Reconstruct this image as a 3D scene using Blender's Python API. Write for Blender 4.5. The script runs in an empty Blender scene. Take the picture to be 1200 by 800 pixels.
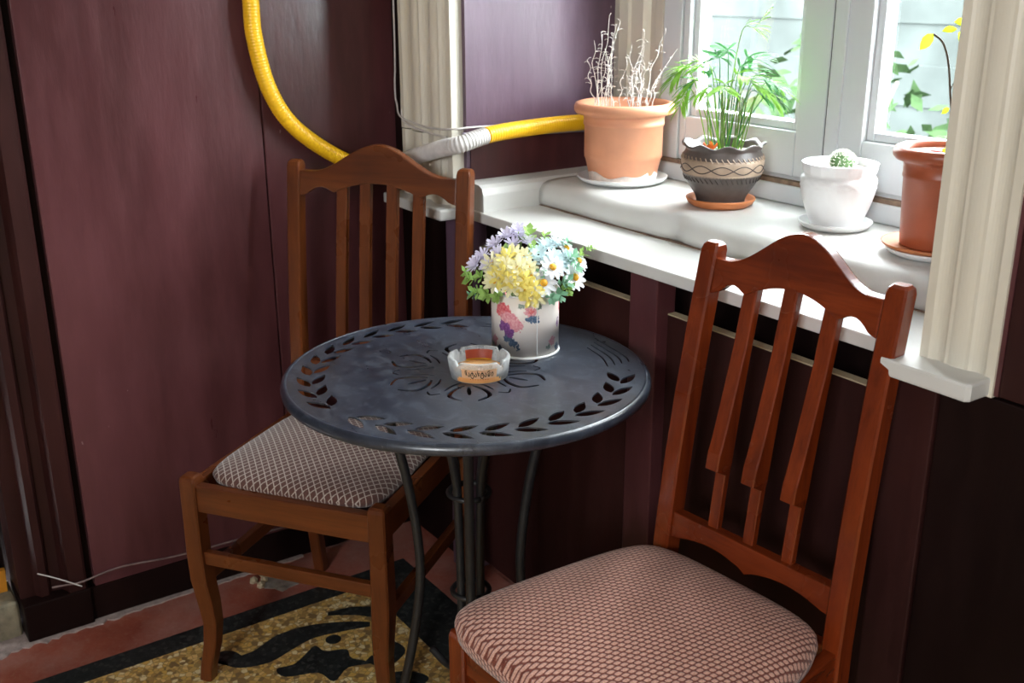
import bpy, bmesh, math, random
from mathutils import Vector, Matrix
random.seed(7)
PI = math.pi
scene = bpy.context.scene
COL = scene.collection

# ------------------------------------------------------------------ camera
def setup_camera():
    f, p, a, roll = 1258.5, math.radians(18.84), math.radians(34.465), math.radians(-.232)
    C = Vector((2.230, -1.199, 1.36))
    fh = Vector((-math.cos(a), math.sin(a), 0)); r0 = Vector((fh.y, -fh.x, 0))
    F = fh*math.cos(p) + Vector((0, 0, -math.sin(p))); u0 = fh*math.sin(p) + Vector((0, 0, math.cos(p)))
    R = r0*math.cos(roll) + u0*math.sin(roll); U = -r0*math.sin(roll) + u0*math.cos(roll)
    cd = bpy.data.cameras.new('camera'); co = bpy.data.objects.new('camera', cd); COL.objects.link(co)
    m = Matrix((R, U, -F)).transposed().to_4x4(); m.translation = C
    co.matrix_world = m
    cd.sensor_width = 36.0; cd.sensor_fit = 'HORIZONTAL'; cd.lens = f/1200*36
    cd.clip_start = 0.02
    cd.dof.use_dof = True; cd.dof.focus_distance = 1.72; cd.dof.aperture_fstop = 8.0
    scene.camera = co
setup_camera()

# ------------------------------------------------------------------ world, light, exposure
SKY = 15.0
w = bpy.data.worlds.new('overcast_sky'); scene.world = w; w.use_nodes = True
bg = w.node_tree.nodes['Background']
bg.inputs['Color'].default_value = (.93, .97, 1.0, 1); bg.inputs['Strength'].default_value = SKY
def portal(name, loc, rot, sx, sy):
    ld = bpy.data.lights.new(name, 'AREA'); ld.shape = 'RECTANGLE'; ld.size = sx; ld.size_y = sy
    ld.cycles.is_portal = True
    o = bpy.data.objects.new(name, ld); COL.objects.link(o); o.location = loc; o.rotation_euler = rot
portal('window_portal', (.92, .455, 1.475), (-PI/2, 0, 0), 1.0, .95)
portal('fill_window_portal', (3.65, -3.70, 2.05), (PI/2, 0, 0), 1.1, 1.1)  # samples sky through the unseen window added for fill
vs = scene.view_settings
vs.view_transform = 'Standard'; vs.look = 'None'; vs.gamma = 1.0; vs.use_curve_mapping = False
vs.exposure = 1.5
scene.display_settings.display_device = 'sRGB'

# ------------------------------------------------------------------ materials
class NT:
    def __init__(s, name):
        s.m = bpy.data.materials.new(name); s.m.use_nodes = True; s.t = s.m.node_tree
        s.b = s.t.nodes['Principled BSDF']; s.out = s.t.nodes['Material Output']
    def n(s, typ, **kw):
        nd = s.t.nodes.new(typ)
        for k, v in kw.items():
            if k in nd.inputs: nd.inputs[k].default_value = v
            else: setattr(nd, k, v)
        return nd
    def l(s, a, b): s.t.links.new(a, b)
    def coord(s, kind='Object', scale=(1, 1, 1), rot=(0, 0, 0)):
        tc = s.n('ShaderNodeTexCoord'); mp = s.n('ShaderNodeMapping')
        mp.inputs['Scale'].default_value = scale; mp.inputs['Rotation'].default_value = rot
        s.l(tc.outputs[kind], mp.inputs['Vector']); return mp.outputs['Vector']
    def noise(s, vec, scale, detail=4, rough=.55, dist=0):
        nd = s.n('ShaderNodeTexNoise'); nd.inputs['Scale'].default_value = scale
        nd.inputs['Detail'].default_value = detail; nd.inputs['Roughness'].default_value = rough
        nd.inputs['Distortion'].default_value = dist
        s.l(vec, nd.inputs['Vector']); return nd.outputs['Fac']
    def ramp(s, fac, stops, interp='LINEAR'):
        r = s.n('ShaderNodeValToRGB'); r.color_ramp.interpolation = interp
        el = r.color_ramp.elements
        while len(el) < len(stops): el.new(.5)
        for e, (p, c) in zip(el, stops):
            e.position = p; e.color = (c[0], c[1], c[2], 1) if not isinstance(c, (int, float)) else (c, c, c, 1)
        s.l(fac, r.inputs['Fac']); return r.outputs['Color']
    def mix(s, fac, a, b, blend='MIX'):
        m = s.n('ShaderNodeMix', data_type='RGBA', blend_type=blend)
        for sock, v in ((m.inputs['Factor'], fac), (m.inputs[6], a), (m.inputs[7], b)):
            if hasattr(v, 'is_output'): s.l(v, sock)
            elif isinstance(v, (int, float)): sock.default_value = v
            else: sock.default_value = (v[0], v[1], v[2], 1)
        return m.outputs[2]
    def math(s, op, a, b=0.0, c=0.0):
        m = s.n('ShaderNodeMath', operation=op)
        for i, v in enumerate((a, b, c)):
            if hasattr(v, 'is_output'): s.l(v, m.inputs[i])
            else: m.inputs[i].default_value = v
        return m.outputs[0]
    def sep(s, vec):
        x = s.n('ShaderNodeSeparateXYZ'); s.l(vec, x.inputs[0]); return x.outputs
    def bump(s, h, strength=.3, dist=.002):
        b = s.n('ShaderNodeBump'); b.inputs['Strength'].default_value = strength; b.inputs['Distance'].default_value = dist
        s.l(h, b.inputs['Height']); s.l(b.outputs['Normal'], s.b.inputs['Normal'])
    def set(s, **kw):
        for k, v in kw.items():
            k = {'base': 'Base Color', 'rough': 'Roughness', 'spec': 'Specular IOR Level', 'metal': 'Metallic', 'coat': 'Coat Weight', 'coatr': 'Coat Roughness', 'sub': 'Subsurface Weight'}[k]
            if hasattr(v, 'is_output'): s.l(v, s.b.inputs[k])
            elif isinstance(v, (int, float)): s.b.inputs[k].default_value = v
            else: s.b.inputs[k].default_value = (v[0], v[1], v[2], 1)
        return s
M = {}
def sp(*c):   # sRGB 0-255 -> linear
    return tuple(((v/255)/12.92 if v/255 <= .04045 else ((v/255+.055)/1.055)**2.4) for v in c)

def plain(name, col, rough=.5, var=.12, nscale=30, bump=.0, spec=.5, coat=0):
    t = NT(name); v = t.coord(); n = t.noise(v, nscale)
    lo = tuple(c*(1-var) for c in col); hi = tuple(min(1, c*(1+var)) for c in col)
    t.set(base=t.ramp(n, [(.3, lo), (.7, hi)]), rough=rough, spec=spec, coat=coat)
    if bump: t.bump(t.noise(v, nscale*3), bump, .002)
    M[name] = t.m; return t

def mat_paint(name, a, b, rough=.3, chips=True, spec=.5):
    t = NT(name); v = t.coord(); v2 = t.coord(scale=(1, 1, .22))
    n = t.noise(v2, 4.5, 6, .6); n2 = t.noise(v2, 26, 5, .6)
    c = t.ramp(n, [(.38, a), (.62, b)])
    c = t.mix(t.math('MULTIPLY', t.ramp(n2, [(.45, 0.0), (.75, 1.0)]), .25), c, tuple(x*1.7 for x in b))
    if chips:
        n3 = t.noise(t.coord(scale=(1, 1, .5)), 55, 2, .5)
        n4 = t.noise(v, 3.1, 2, .5)
        mask = t.math('MULTIPLY', t.ramp(n3, [(.74, 0.0), (.76, 1.0)]), t.ramp(n4, [(.55, 0.0), (.62, 1.0)]))
        c = t.mix(mask, c, (.45, .4, .38))
    t.set(base=c, rough=t.math('ADD', t.math('MULTIPLY', n2, .25), rough-.1), spec=spec)
    t.bump(t.math('ADD', n2, t.math('MULTIPLY', n, 2.0)), .25, .004)
    M[name] = t.m
mat_paint('purple_paint', (.055, .0155, .0165), (.100, .032, .036), .30)
mat_paint('reveal_paint', (.10, .058, .088), (.135, .082, .122), .32)
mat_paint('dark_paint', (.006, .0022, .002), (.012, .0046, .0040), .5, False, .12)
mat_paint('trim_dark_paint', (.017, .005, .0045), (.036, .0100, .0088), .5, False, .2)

def mat_wood(name, a, b, rough=.22, axis='Z', sc=1.0):
    t = NT(name)
    s = {'Z': (9, 9, .8), 'X': (.8, 9, 9), 'Y': (9, .8, 9)}[axis]
    v = t.coord(scale=s); n = t.noise(v, 3.0*sc, 6, .6, .6); n2 = t.noise(t.coord(scale=tuple(k*3 for k in s)), 6*sc, 4, .6)
    n3 = t.noise(t.coord(), 9, 3, .5)
    c = t.ramp(n, [(.3, a), (.62, b), (.8, tuple(x*1.25 for x in b))])
    c = t.mix(t.math('MULTIPLY', t.ramp(n2, [(.5, 0.0), (.8, 1.0)]), .45), c, tuple(x*.45 for x in a))
    c = t.mix(t.math('MULTIPLY', t.ramp(n3, [(.5, 0.0), (.75, 1.0)]), .3), c, tuple(x*.6 for x in a))
    t.set(base=c, rough=t.math('ADD', t.math('MULTIPLY', n3, .2), rough-.05), spec=.4, coat=.15, coatr=.12)
    t.bump(n2, .08, .001); M[name] = t.m
for ax in 'XYZ':
    mat_wood('walnut_'+ax, (.080, .019, .005), (.150, .040, .010), .25, ax)
    mat_wood('mahogany_'+ax, (.095, .013, .003), (.19, .030, .006), .20, ax)

def mat_white(name, col, dirt=.35, rough=.45, z=.22):
    t = NT(name); v = t.coord(scale=(1, 1, z)); n = t.noise(v, 7, 6, .6); n2 = t.noise(t.coord(), 40, 4, .6)
    dark = (col[0]*.72, col[1]*.68, col[2]*.6)
    c = t.mix(t.math('MULTIPLY', t.ramp(n, [(.42, 0.0), (.75, 1.0)]), dirt), col, dark)
    t.set(base=c, rough=rough); t.bump(t.math('ADD', n2, n), .2, .002); M[name] = t.m
mat_white('white_sill', (.62, .62, .595), .25, .4, 1)
mat_white('white_casing', (.66, .62, .52), .4, .45)
mat_white('white_frame', (.58, .61, .63), .12, .35)
mat_white('cream_edge', (.42, .34, .22), .5, .6, 1)
plain('brown_putty', (.20, .13, .09), .8, .4, 60)

def mat_fabric_diamond():
    t = NT('diamond_weave'); v = t.coord()
    x, y, z = t.sep(v)[:3]
    per = 1/.0150
    u = t.math('MULTIPLY', t.math('ADD', x, t.math('MULTIPLY', y, .8)), per); q = t.math('MULTIPLY', t.math('SUBTRACT', x, t.math('MULTIPLY', y, .8)), per)
    def line(k): return t.math('ABSOLUTE', t.math('SUBTRACT', t.math('FRACT', k), .5))
    mx = t.math('MAXIMUM', line(u), line(q))
    mask = t.ramp(mx, [(.39, 0.0), (.44, 1.0)])
    n = t.noise(v, 420, 2, .5); n1 = t.noise(v, 7, 3)
    base = t.ramp(n, [(.3, (.075, .032, .026)), (.7, (.14, .062, .05))])
    light = t.ramp(n, [(.3, (.36, .29, .25)), (.7, (.62, .54, .47))])
    c = t.mix(mask, base, light); c = t.mix(t.math('MULTIPLY', n1, .3), c, (.12, .06, .045))
    t.set(base=c, rough=.8, spec=.25); t.b.inputs['Sheen Weight'].default_value = .25
    t.bump(t.math('ADD', mask, t.math('MULTIPLY', n, .5)), .5, .0015); M['diamond_weave'] = t.m
mat_fabric_diamond()
def mat_fabric_row():
    t = NT('row_weave'); v = t.coord(rot=(0, 0, math.radians(4)))
    x, y, z = t.sep(v)[:3]
    # rows run from front to back; every second row is shifted by half a stitch
    r = t.math('DIVIDE', x, .0080); row = t.math('FLOOR', r); fy = t.math('FRACT', r)
    sh = t.math('MULTIPLY', t.math('MODULO', t.math('ABSOLUTE', row), 2.0), .5)
    fx = t.math('FRACT', t.math('ADD', t.math('ADD', t.math('DIVIDE', t.math('SUBTRACT', y, t.math('MULTIPLY', z, .9)), .0105), sh), t.math('MULTIPLY', fy, -.35)))
    dx = t.math('ABSOLUTE', t.math('SUBTRACT', fx, .5)); dy = t.math('ABSOLUTE', t.math('SUBTRACT', fy, .5))
    d = t.math('ADD', t.math('POWER', t.math('MULTIPLY', dx, 2.0), 3.0), t.math('POWER', t.math('MULTIPLY', dy, 2.05), 3.0))
    mask = t.ramp(d, [(.22, 1.0), (.65, 0.0)])
    n = t.noise(t.coord(), 500, 2); n1 = t.noise(t.coord(), 9, 3)
    light = t.ramp(n, [(.3, (.50, .24, .17)), (.7, (.76, .46, .36))])
    dark = t.ramp(n, [(.3, (.10, .018, .012)), (.7, (.24, .06, .035))])
    c = t.mix(mask, dark, light)
    t.set(base=c, rough=.8, spec=.25); t.b.inputs['Sheen Weight'].default_value = .3
    t.bump(t.math('ADD', mask, t.math('MULTIPLY', n, .4)), .6, .002); M['row_weave'] = t.m
mat_fabric_row()

def mat_table():
    t = NT('black_metal_top'); v = t.coord(); v2 = t.coord(scale=(1, 2.5, 1), rot=(0, 0, .6))
    n = t.noise(v2, 9, 6, .65, .8); n2 = t.noise(v, 160, 3); n3 = t.noise(v, 28, 5, .7, 1.5)
    c = t.ramp(n, [(.35, (.011, .015, .026)), (.7, (.026, .035, .054))])
    c = t.mix(t.math('MULTIPLY', t.ramp(n3, [(.50, 0.0), (.72, 1.0)]), .5), c, (.10, .12, .15))
    c = t.mix(t.math('MULTIPLY', t.ramp(n2, [(.70, 0.0), (.78, 1.0)]), .35), c, (.3, .3, .3))
    t.set(base=c, rough=t.math('ADD', t.math('MULTIPLY', n, .35), .15), spec=.8); t.bump(n2, .05, .001); M['black_metal_top'] = t.m
mat_table()
plain('black_iron', (.012, .012, .013), .42, .3, 60, .1)

def mat_terrazzo(name, cols, scale=85, base_var=None):
    t = NT(name); v = t.coord()
    vo = t.n('ShaderNodeTexVoronoi', feature='F1'); vo.inputs['Scale'].default_value = scale; t.l(v, vo.inputs['Vector'])
    ve = t.n('ShaderNodeTexVoronoi', feature='DISTANCE_TO_EDGE'); ve.inputs['Scale'].default_value = scale; t.l(v, ve.inputs['Vector'])
    r = t.sep(vo.outputs['Color'])[0]
    k = len(cols); c = t.ramp(r, [((i+.0)/k, cols[i]) for i in range(k)], 'CONSTANT')
    edge = t.ramp(ve.outputs['Distance'], [(.02, 1.0), (.09, 0.0)])
    c = t.mix(t.math('MULTIPLY', edge, .75), c, tuple(x*.45 for x in cols[0]))
    n = t.noise(v, 6, 5); c = t.mix(t.math('MULTIPLY', t.ramp(n, [(.45, 0.0), (.75, 1.0)]), .3), c, tuple(x*.5 for x in cols[1]))
    t.set(base=c, rough=.38); M[name] = t.m
mat_terrazzo('ochre_terrazzo', [(.68, .44, .14), (.84, .58, .22), (.50, .29, .09), (.92, .78, .46), (.76, .48, .12), (.28, .17, .07)], 95)
mat_terrazzo('dark_terrazzo', [(.020, .026, .026), (.030, .036, .036), (.012, .016, .017), (.06, .065, .06), (.022, .028, .028)], 110)
def mat_redfloor():
    t = NT('red_concrete'); v = t.coord(); n = t.noise(v, 9, 6, .65); n2 = t.noise(v, 120, 4); n3 = t.noise(v, 3.3, 5, .7)
    c = t.ramp(n, [(.3, (.24, .05, .03)), (.7, (.38, .10, .06))])
    c = t.mix(t.math('MULTIPLY', t.ramp(n2, [(.5, 0.0), (.8, 1.0)]), .5), c, (.36, .2, .15))
    c = t.mix(t.math('MULTIPLY', t.ramp(n3, [(.42, 0.0), (.75, 1.0)]), .6), c, (.50, .33, .29))
    t.set(base=c, rough=.5); t.bump(n2, .2, .002); M['red_concrete'] = t.m
mat_redfloor()
plain('grey_plaster', (.33, .30, .26), .85, .4, 45, .5)
plain('white_residue', (.36, .29, .27), .85, .3, 60, .5)
plain('stone_block', (.24, .21, .14), .8, .4, 30, .4)
plain('yellow_board', (.60, .25, .02), .5, .2, 20)
plain('terracotta_pale', (.62, .27, .15), .5, .12, 12, .05)
plain('terracotta_dark', (.36, .085, .035), .38, .15, 12, .05)
plain('terracotta_saucer', (.52, .17, .055), .5, .12, 14)
plain('white_ceramic', (.78, .79, .79), .3, .05, 20)
plain('lime_scale', (.68, .58, .52), .75, .2, 60, .2)
plain('dark_clay', (.085, .066, .058), .45, .35, 22, .25)
plain('buff_clay', (.36, .26, .185), .55, .25, 30, .2)
plain('clay_groove', (.045, .032, .028), .6, .2, 40)
plain('soil', (.055, .036, .022), .95, .5, 90, .8)
plain('pebble_soil', (.30, .26, .22), .9, .6, 120, .8)
plain('dry_twig', (.58, .54, .50), .8, .2, 80)
plain('green_stem', (.13, .22, .045), .5, .25, 60)
plain('woody_stem', (.10, .075, .05), .7, .3, 80)
plain('cactus_green', (.10, .20, .07), .5, .3, 60)
plain('cactus_spine', (.75, .74, .66), .6, .1, 60)
plain('orange_petal', (.85, .20, .03), .5, .2, 60)
plain('red_petal', (.72, .07, .05), .4, .2, 60)
plain('yellow_hose', (.90, .50, .012), .36, .06, 8, 0, .5)
plain('grey_hose', (.62, .59, .57), .45, .15, 40)
plain('white_cable', (.62, .58, .55), .45, .1, 40)
plain('dark_cable', (.03, .02, .03), .45, .2, 40)
plain('lilac_cable', (.36, .30, .40), .4, .1, 40)
plain('bent_wire', (.20, .14, .13), .5, .3, 40)
plain('ceiling_white', (.75, .74, .71), .8, .08, 4)
plain('room_wall', (.34, .27, .24), .6, .15, 3)
plain('outdoor_ground', (.04, .05, .035), .9, .3, 3, 0, .02)
plain('outdoor_board', (.040, .046, .044), .9, .3, 2.2, 0, .02)
plain('outdoor_leaf', (.026, .048, .020), .9, .4, 12, 0, .02)
plain('outdoor_trunk', (.10, .08, .06), .8, .3, 12)
def leafmat(name, col, trans=.2, var=.25):
    t = NT(name); n = t.noise(t.coord(), 60)
    c = t.ramp(n, [(.3, tuple(x*(1-var) for x in col)), (.7, tuple(min(1, x*(1+var)) for x in col))])
    t.set(base=c, rough=.6, spec=.2)
    tr = t.n('ShaderNodeBsdfTranslucent'); t.l(c, tr.inputs['Color'])
    mx = t.n('ShaderNodeMixShader'); mx.inputs[0].default_value = trans
    t.l(t.b.outputs[0], mx.inputs[1]); t.l(tr.outputs[0], mx.inputs[2]); t.l(mx.outputs[0], t.out.inputs['Surface'])
    M[name] = t.m
leafmat('palm_leaf', (.20, .42, .05)); leafmat('palm_leaf_dark', (.055, .23, .06)); leafmat('lime_leaf', (.50, .66, .03), .5)
leafmat('bouquet_leaf', (.36, .56, .16), .3); leafmat('bouquet_leaf_blue', (.26, .50, .33), .3)
leafmat('petal_yellow', (.92, .79, .24), .3, .12); leafmat('petal_cream', (.93, .88, .60), .3, .1); leafmat('petal_gold', (.86, .48, .03), .2, .2)
leafmat('petal_white', (.84, .87, .90), .25, .05); leafmat('petal_aqua', (.66, .80, .83), .25, .12); leafmat('petal_lilac', (.76, .72, .86), .25, .14)
plain('flower_eye', (.72, .36, .01), .6, .3, 300)

def mat_glass(name, tint=(1, 1, 1), base=.04):
    t = NT(name); tr = t.n('ShaderNodeBsdfTransparent'); tr.inputs['Color'].default_value = (*tint, 1)
    gl = t.n('ShaderNodeBsdfGlossy'); gl.inputs['Roughness'].default_value = .02
    lw = t.n('ShaderNodeLayerWeight'); lw.inputs['Blend'].default_value = .5
    fr = t.math('ADD', t.math('MULTIPLY', t.math('POWER', lw.outputs['Facing'], 5.0), .9), base)
    mx = t.n('ShaderNodeMixShader'); t.l(fr, mx.inputs[0]); t.l(tr.outputs[0], mx.inputs[1]); t.l(gl.outputs[0], mx.inputs[2])
    t.l(mx.outputs[0], t.out.inputs['Surface']); M[name] = t.m
mat_glass('pane_glass', (.96, .98, .98))
def mat_ashglass():
    t = NT('frosted_glass'); tr = t.n('ShaderNodeBsdfTransparent'); tr.inputs['Color'].default_value = (.93, .95, .96, 1)
    t.set(base=(.78, .80, .80), rough=.15, spec=.7)
    n = t.noise(t.coord(), 60, 3)
    lw = t.n('ShaderNodeLayerWeight'); lw.inputs['Blend'].default_value = .35
    fac = t.math('ADD', t.math('MULTIPLY', lw.outputs['Facing'], .5), t.math('MULTIPLY', n, .55))
    mx = t.n('ShaderNodeMixShader'); t.l(fac, mx.inputs[0]); t.l(tr.outputs[0], mx.inputs[1]); t.l(t.b.outputs[0], mx.inputs[2])
    t.l(mx.outputs[0], t.out.inputs['Surface']); M['frosted_glass'] = t.m
mat_ashglass()
plain('ash_orange', (.90, .50, .20), .4, .12, 30)
plain('ash_peach', (.88, .60, .38), .4, .1, 30)
plain('ash_red', (.55, .10, .05), .4, .12, 30)
plain('print_black', (.02, .012, .01), .5, .1, 30)

def mat_tin():
    t = NT('floral_tin'); tc = t.n('ShaderNodeTexCoord'); x, y, z = t.sep(tc.outputs['Object'])[:3]
    th = t.math('ARCTAN2', y, x)                               # radians around the tin
    vec = tc.outputs['Object']
    wn1 = t.math('MULTIPLY', t.math('SUBTRACT', t.noise(vec, 130, 3), .5), .30); wn2 = t.math('MULTIPLY', t.math('SUBTRACT', t.noise(vec, 150, 3, .6, 1), .5), .02)
    th = t.math('ADD', th, wn1); zz = t.math('ADD', z, wn2)
    c = t.ramp(t.noise(vec, 14, 4), [(.3, (.84, .75, .68)), (.7, (.90, .85, .81))])
    fine = t.noise(vec, 260, 3)
    def blob(t0, z0, rt, rz, ca, cb, tilt=0):
        nonlocal c
        a = t.math('SUBTRACT', th, t0); b = t.math('SUBTRACT', zz, z0)
        if tilt: a = t.math('ADD', a, t.math('MULTIPLY', b, tilt))
        d = t.math('ADD', t.math('POWER', t.math('DIVIDE', a, rt), 2.0), t.math('POWER', t.math('DIVIDE', b, rz), 2.0))
        m = t.ramp(d, [(.8, 1.0), (1.0, 0.0)])
        c = t.mix(m, c, t.ramp(fine, [(.35, ca), (.65, cb)]))
    rose, pink, vio, blue, leaf = ((.62, .06, .09), (.80, .26, .27)), ((.70, .22, .28), (.84, .48, .50)), ((.16, .05, .20), (.34, .13, .38)), ((.05, .10, .20), (.16, .24, .34)), ((.16, .24, .20), (.34, .40, .32))
    for k in (0, 2.3, 4.3):                                      # the motif repeats around the tin
        for (a, zc, rt, rz, cc) in [(-1.15, .083, .30, .013, rose), (-.95, .070, .30, .012, pink), (-.72, .060, .24, .012, pink), (-1.05, .055, .20, .009, vio), (-.93, .045, .16, .009, vio), (-.98, .034, .16, .006, blue), (-.80, .028, .10, .008, blue), (-.66, .021, .06, .006, blue),
                                    (-.28, .083, .20, .009, pink), (-.28, .084, .10, .005, rose), (-.25, .071, .24, .005, blue), (-.12, .066, .10, .005, blue), (-.55, .092, .10, .004, leaf), (-.05, .090, .07, .006, leaf),
                                    (.45, .026, .16, .009, pink), (.30, .018, .10, .004, leaf), (.72, .013, .12, .007, blue), (.78, .055, .07, .011, vio)]:
            aa = a - .62 + .45 + k
            if aa > PI-.2: aa -= 2*PI
            blob(aa, zc, rt, rz, *cc)
    t.set(base=c, rough=.35, spec=.4); M['floral_tin'] = t.m
mat_tin()

# ------------------------------------------------------------------ geometry helpers
def link(name, me, mat, parent=None, smooth=False):
    o = bpy.data.objects.new(name, me); COL.objects.link(o)
    if mat: me.materials.clear(); me.materials.append(M[mat])
    if smooth:
        for p in me.polygons: p.use_smooth = True
    if parent: o.parent = parent
    return o
def fin(name, bm, mat, parent=None, smooth=False, recalc=True):
    if recalc: bmesh.ops.recalc_face_normals(bm, faces=bm.faces[:])
    me = bpy.data.meshes.new(name); bm.to_mesh(me); bm.free()
    return link(name, me, mat, parent, smooth)
def empty(name, loc=(0, 0, 0), rz=0):
    o = bpy.data.objects.new(name, None); COL.objects.link(o); o.location = loc; o.rotation_euler = (0, 0, rz)
    o.empty_display_size = .05; return o
def tag(o, label=None, cat=None, group=None, kind=None):
    for k, v in (('label', label), ('category', cat), ('group', group), ('kind', kind)):
        if v: o[k] = v
    return o
def add_box(bm, x0, x1, y0, y1, z0, z1, bev=0, seg=2):
    vs_ = [bm.verts.new((x, y, z)) for x in (x0, x1) for y in (y0, y1) for z in (z0, z1)]
    fs = [bm.faces.new([vs_[i] for i in q]) for q in ((0, 1, 3, 2), (4, 6, 7, 5), (0, 4, 5, 1), (2, 3, 7, 6), (0, 2, 6, 4), (1, 5, 7, 3))]
    if bev:
        es = list({e for f in fs for e in f.edges})
        bmesh.ops.bevel(bm, geom=es, offset=bev, segments=seg, affect='EDGES', profile=.6)
def box(name, x0, x1, y0, y1, z0, z1, mat, parent=None, bev=0, seg=2):
    bm = bmesh.new(); add_box(bm, x0, x1, y0, y1, z0, z1, bev, seg); return fin(name, bm, mat, parent)
def add_prism(bm, pts, axis, a0, a1, bev=0):
    """extrude a 2D outline along an axis; pts are the two other coordinates in x,y,z order"""
    def mk(p, a):
        return {'X': (a, p[0], p[1]), 'Y': (p[0], a, p[1]), 'Z': (p[0], p[1], a)}[axis]
    lo = [bm.verts.new(mk(p, a0)) for p in pts]; hi = [bm.verts.new(mk(p, a1)) for p in pts]
    n = len(pts); f0 = bm.faces.new(lo); f1 = bm.faces.new(hi[::-1])
    for i in range(n): bm.faces.new((lo[i], lo[(i+1) % n], hi[(i+1) % n], hi[i]))
    if bev:
        bmesh.ops.recalc_face_normals(bm, faces=bm.faces[:])
        bmesh.ops.bevel(bm, geom=list(set(f0.edges) | set(f1.edges)), offset=bev, segments=2, affect='EDGES', profile=.6)
def prism(name, pts, axis, a0, a1, mat, parent=None, bev=0, smooth=False):
    bm = bmesh.new(); add_prism(bm, pts, axis, a0, a1, bev); return fin(name, bm, mat, parent, smooth)
def lathe(name, prof, mat, parent=None, seg=48, wob=None, smooth=True, closed=False):
    """prof: list of (r,z); wob(theta,i)->(dr,dz)"""
    bm = bmesh.new(); rings = []
    for i, (r, z) in enumerate(prof):
        if r <= 1e-6: rings.append([bm.verts.new((0, 0, z))]); continue
        ring = []
        for k in range(seg):
            th = 2*PI*k/seg; dr, dz = wob(th, i) if wob else (0, 0)
            ring.append(bm.verts.new(((r+dr)*math.cos(th), (r+dr)*math.sin(th), z+dz)))
        rings.append(ring)
    pairs = list(zip(rings, rings[1:])) + ([(rings[-1], rings[0])] if closed else [])
    for a, b in pairs:
        if len(a) == 1 and len(b) == 1: continue
        for k in range(seg):
            k2 = (k+1) % seg
            if len(a) == 1: bm.faces.new((a[0], b[k2], b[k]))
            elif len(b) == 1: bm.faces.new((a[k], a[k2], b[0]))
            else: bm.faces.new((a[k], a[k2], b[k2], b[k]))
    return fin(name, bm, mat, parent, smooth)
def catmull(P, n=8):
    P = [Vector(p) for p in P]; out = []
    for i in range(len(P)-1):
        p0 = P[max(i-1, 0)]; p1 = P[i]; p2 = P[i+1]; p3 = P[min(i+2, len(P)-1)]
        for k in range(n):
            t = k/n
            out.append(.5*((2*p1)+(p2-p0)*t+(2*p0-5*p1+4*p2-p3)*t*t+(3*p1-p0-3*p2+p3)*t**3))
    out.append(P[-1]); return out
def add_tube(bm, pts, rad, seg=8, cap=True):
    pts = [Vector(p) for p in pts]; n = len(pts); rings = []
    R = rad if callable(rad) else (lambda i: rad)
    T = (pts[1]-pts[0]).normalized(); N = T.orthogonal().normalized()
    for i, p in enumerate(pts):
        t = (pts[min(i+1, n-1)]-pts[max(i-1, 0)]).normalized()
        N = (N - t*N.dot(t)).normalized(); B = t.cross(N); r = R(i)
        rings.append([bm.verts.new(p+(N*math.cos(2*PI*k/seg)+B*math.sin(2*PI*k/seg))*r) for k in range(seg)])
    for a, b in zip(rings, rings[1:]):
        for k in range(seg): bm.faces.new((a[k], a[(k+1) % seg], b[(k+1) % seg], b[k]))
    if cap: bm.faces.new(rings[0][::-1]); bm.faces.new(rings[-1])
def tube(name, pts, rad, mat, parent=None, seg=8, smooth=True):
    bm = bmesh.new(); add_tube(bm, pts, rad, seg); return fin(name, bm, mat, parent, smooth)
def sweep_post(name, rings, mat, parent=None, ch=.003):
    """rings: (cx,cy,cz,hx,hy) horizontal chamfered rectangles"""
    bm = bmesh.new(); R = []
    for cx, cy, cz, hx, hy in rings:
        c = min(ch, hx*.4, hy*.4)
        pts = [(hx-c, -hy), (hx, -hy+c), (hx, hy-c), (hx-c, hy), (-hx+c, hy), (-hx, hy-c), (-hx, -hy+c), (-hx+c, -hy)]
        R.append([bm.verts.new((cx+a, cy+b, cz)) for a, b in pts])
    for a, b in zip(R, R[1:]):
        for k in range(8): bm.faces.new((a[k], a[(k+1) % 8], b[(k+1) % 8], b[k]))
    bm.faces.new(R[0]); bm.faces.new(R[-1][::-1])
    return fin(name, bm, mat, parent)
def struct(o): o['kind'] = 'structure'; return o

# ------------------------------------------------------------------ room shell
ZC = 3.1; YF = -3.7; XR = 4.6
floor = struct(box('floor', -.10, XR, YF, .12, -.06, -.004, 'red_concrete'))
def floor_piece(name, pts, z0, z1, mat):
    return prism(name, pts, 'Z', z0, z1, mat, floor)
floor_piece('red_border', [(0, -.935), (.152, -.935), (.152, -.10), (XR, -.10), (XR, .05), (0, .05)], -.004, 0, 'red_concrete')
floor_piece('red_border', [(-.09, YF), (.152, YF), (.152, -.935), (-.09, -.935)], -.004, 0, 'red_concrete')
floor_piece('dark_border', [(.153, YF), (.212, YF), (.212, -.235), (XR, -.235), (XR, -.101), (.153, -.101)], -.004, .0004, 'dark_terrazzo')
floor_piece('ochre_field', [(.213, YF), (XR, YF), (XR, -.236), (.213, -.236)], -.004, .0002, 'ochre_terrazzo')
def smooth_closed(P, n=6):
    P = [Vector((p[0], p[1], 0)) for p in P]; m = len(P); out = []
    for i in range(m):
        p0, p1, p2, p3 = P[i-1], P[i], P[(i+1) % m], P[(i+2) % m]
        for k in range(n):
            t = k/n
            q = .5*((2*p1)+(p2-p0)*t+(2*p0-5*p1+4*p2-p3)*t*t+(3*p1-p0-3*p2+p3)*t**3)
            out.append((q.x, q.y))
    return out
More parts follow.
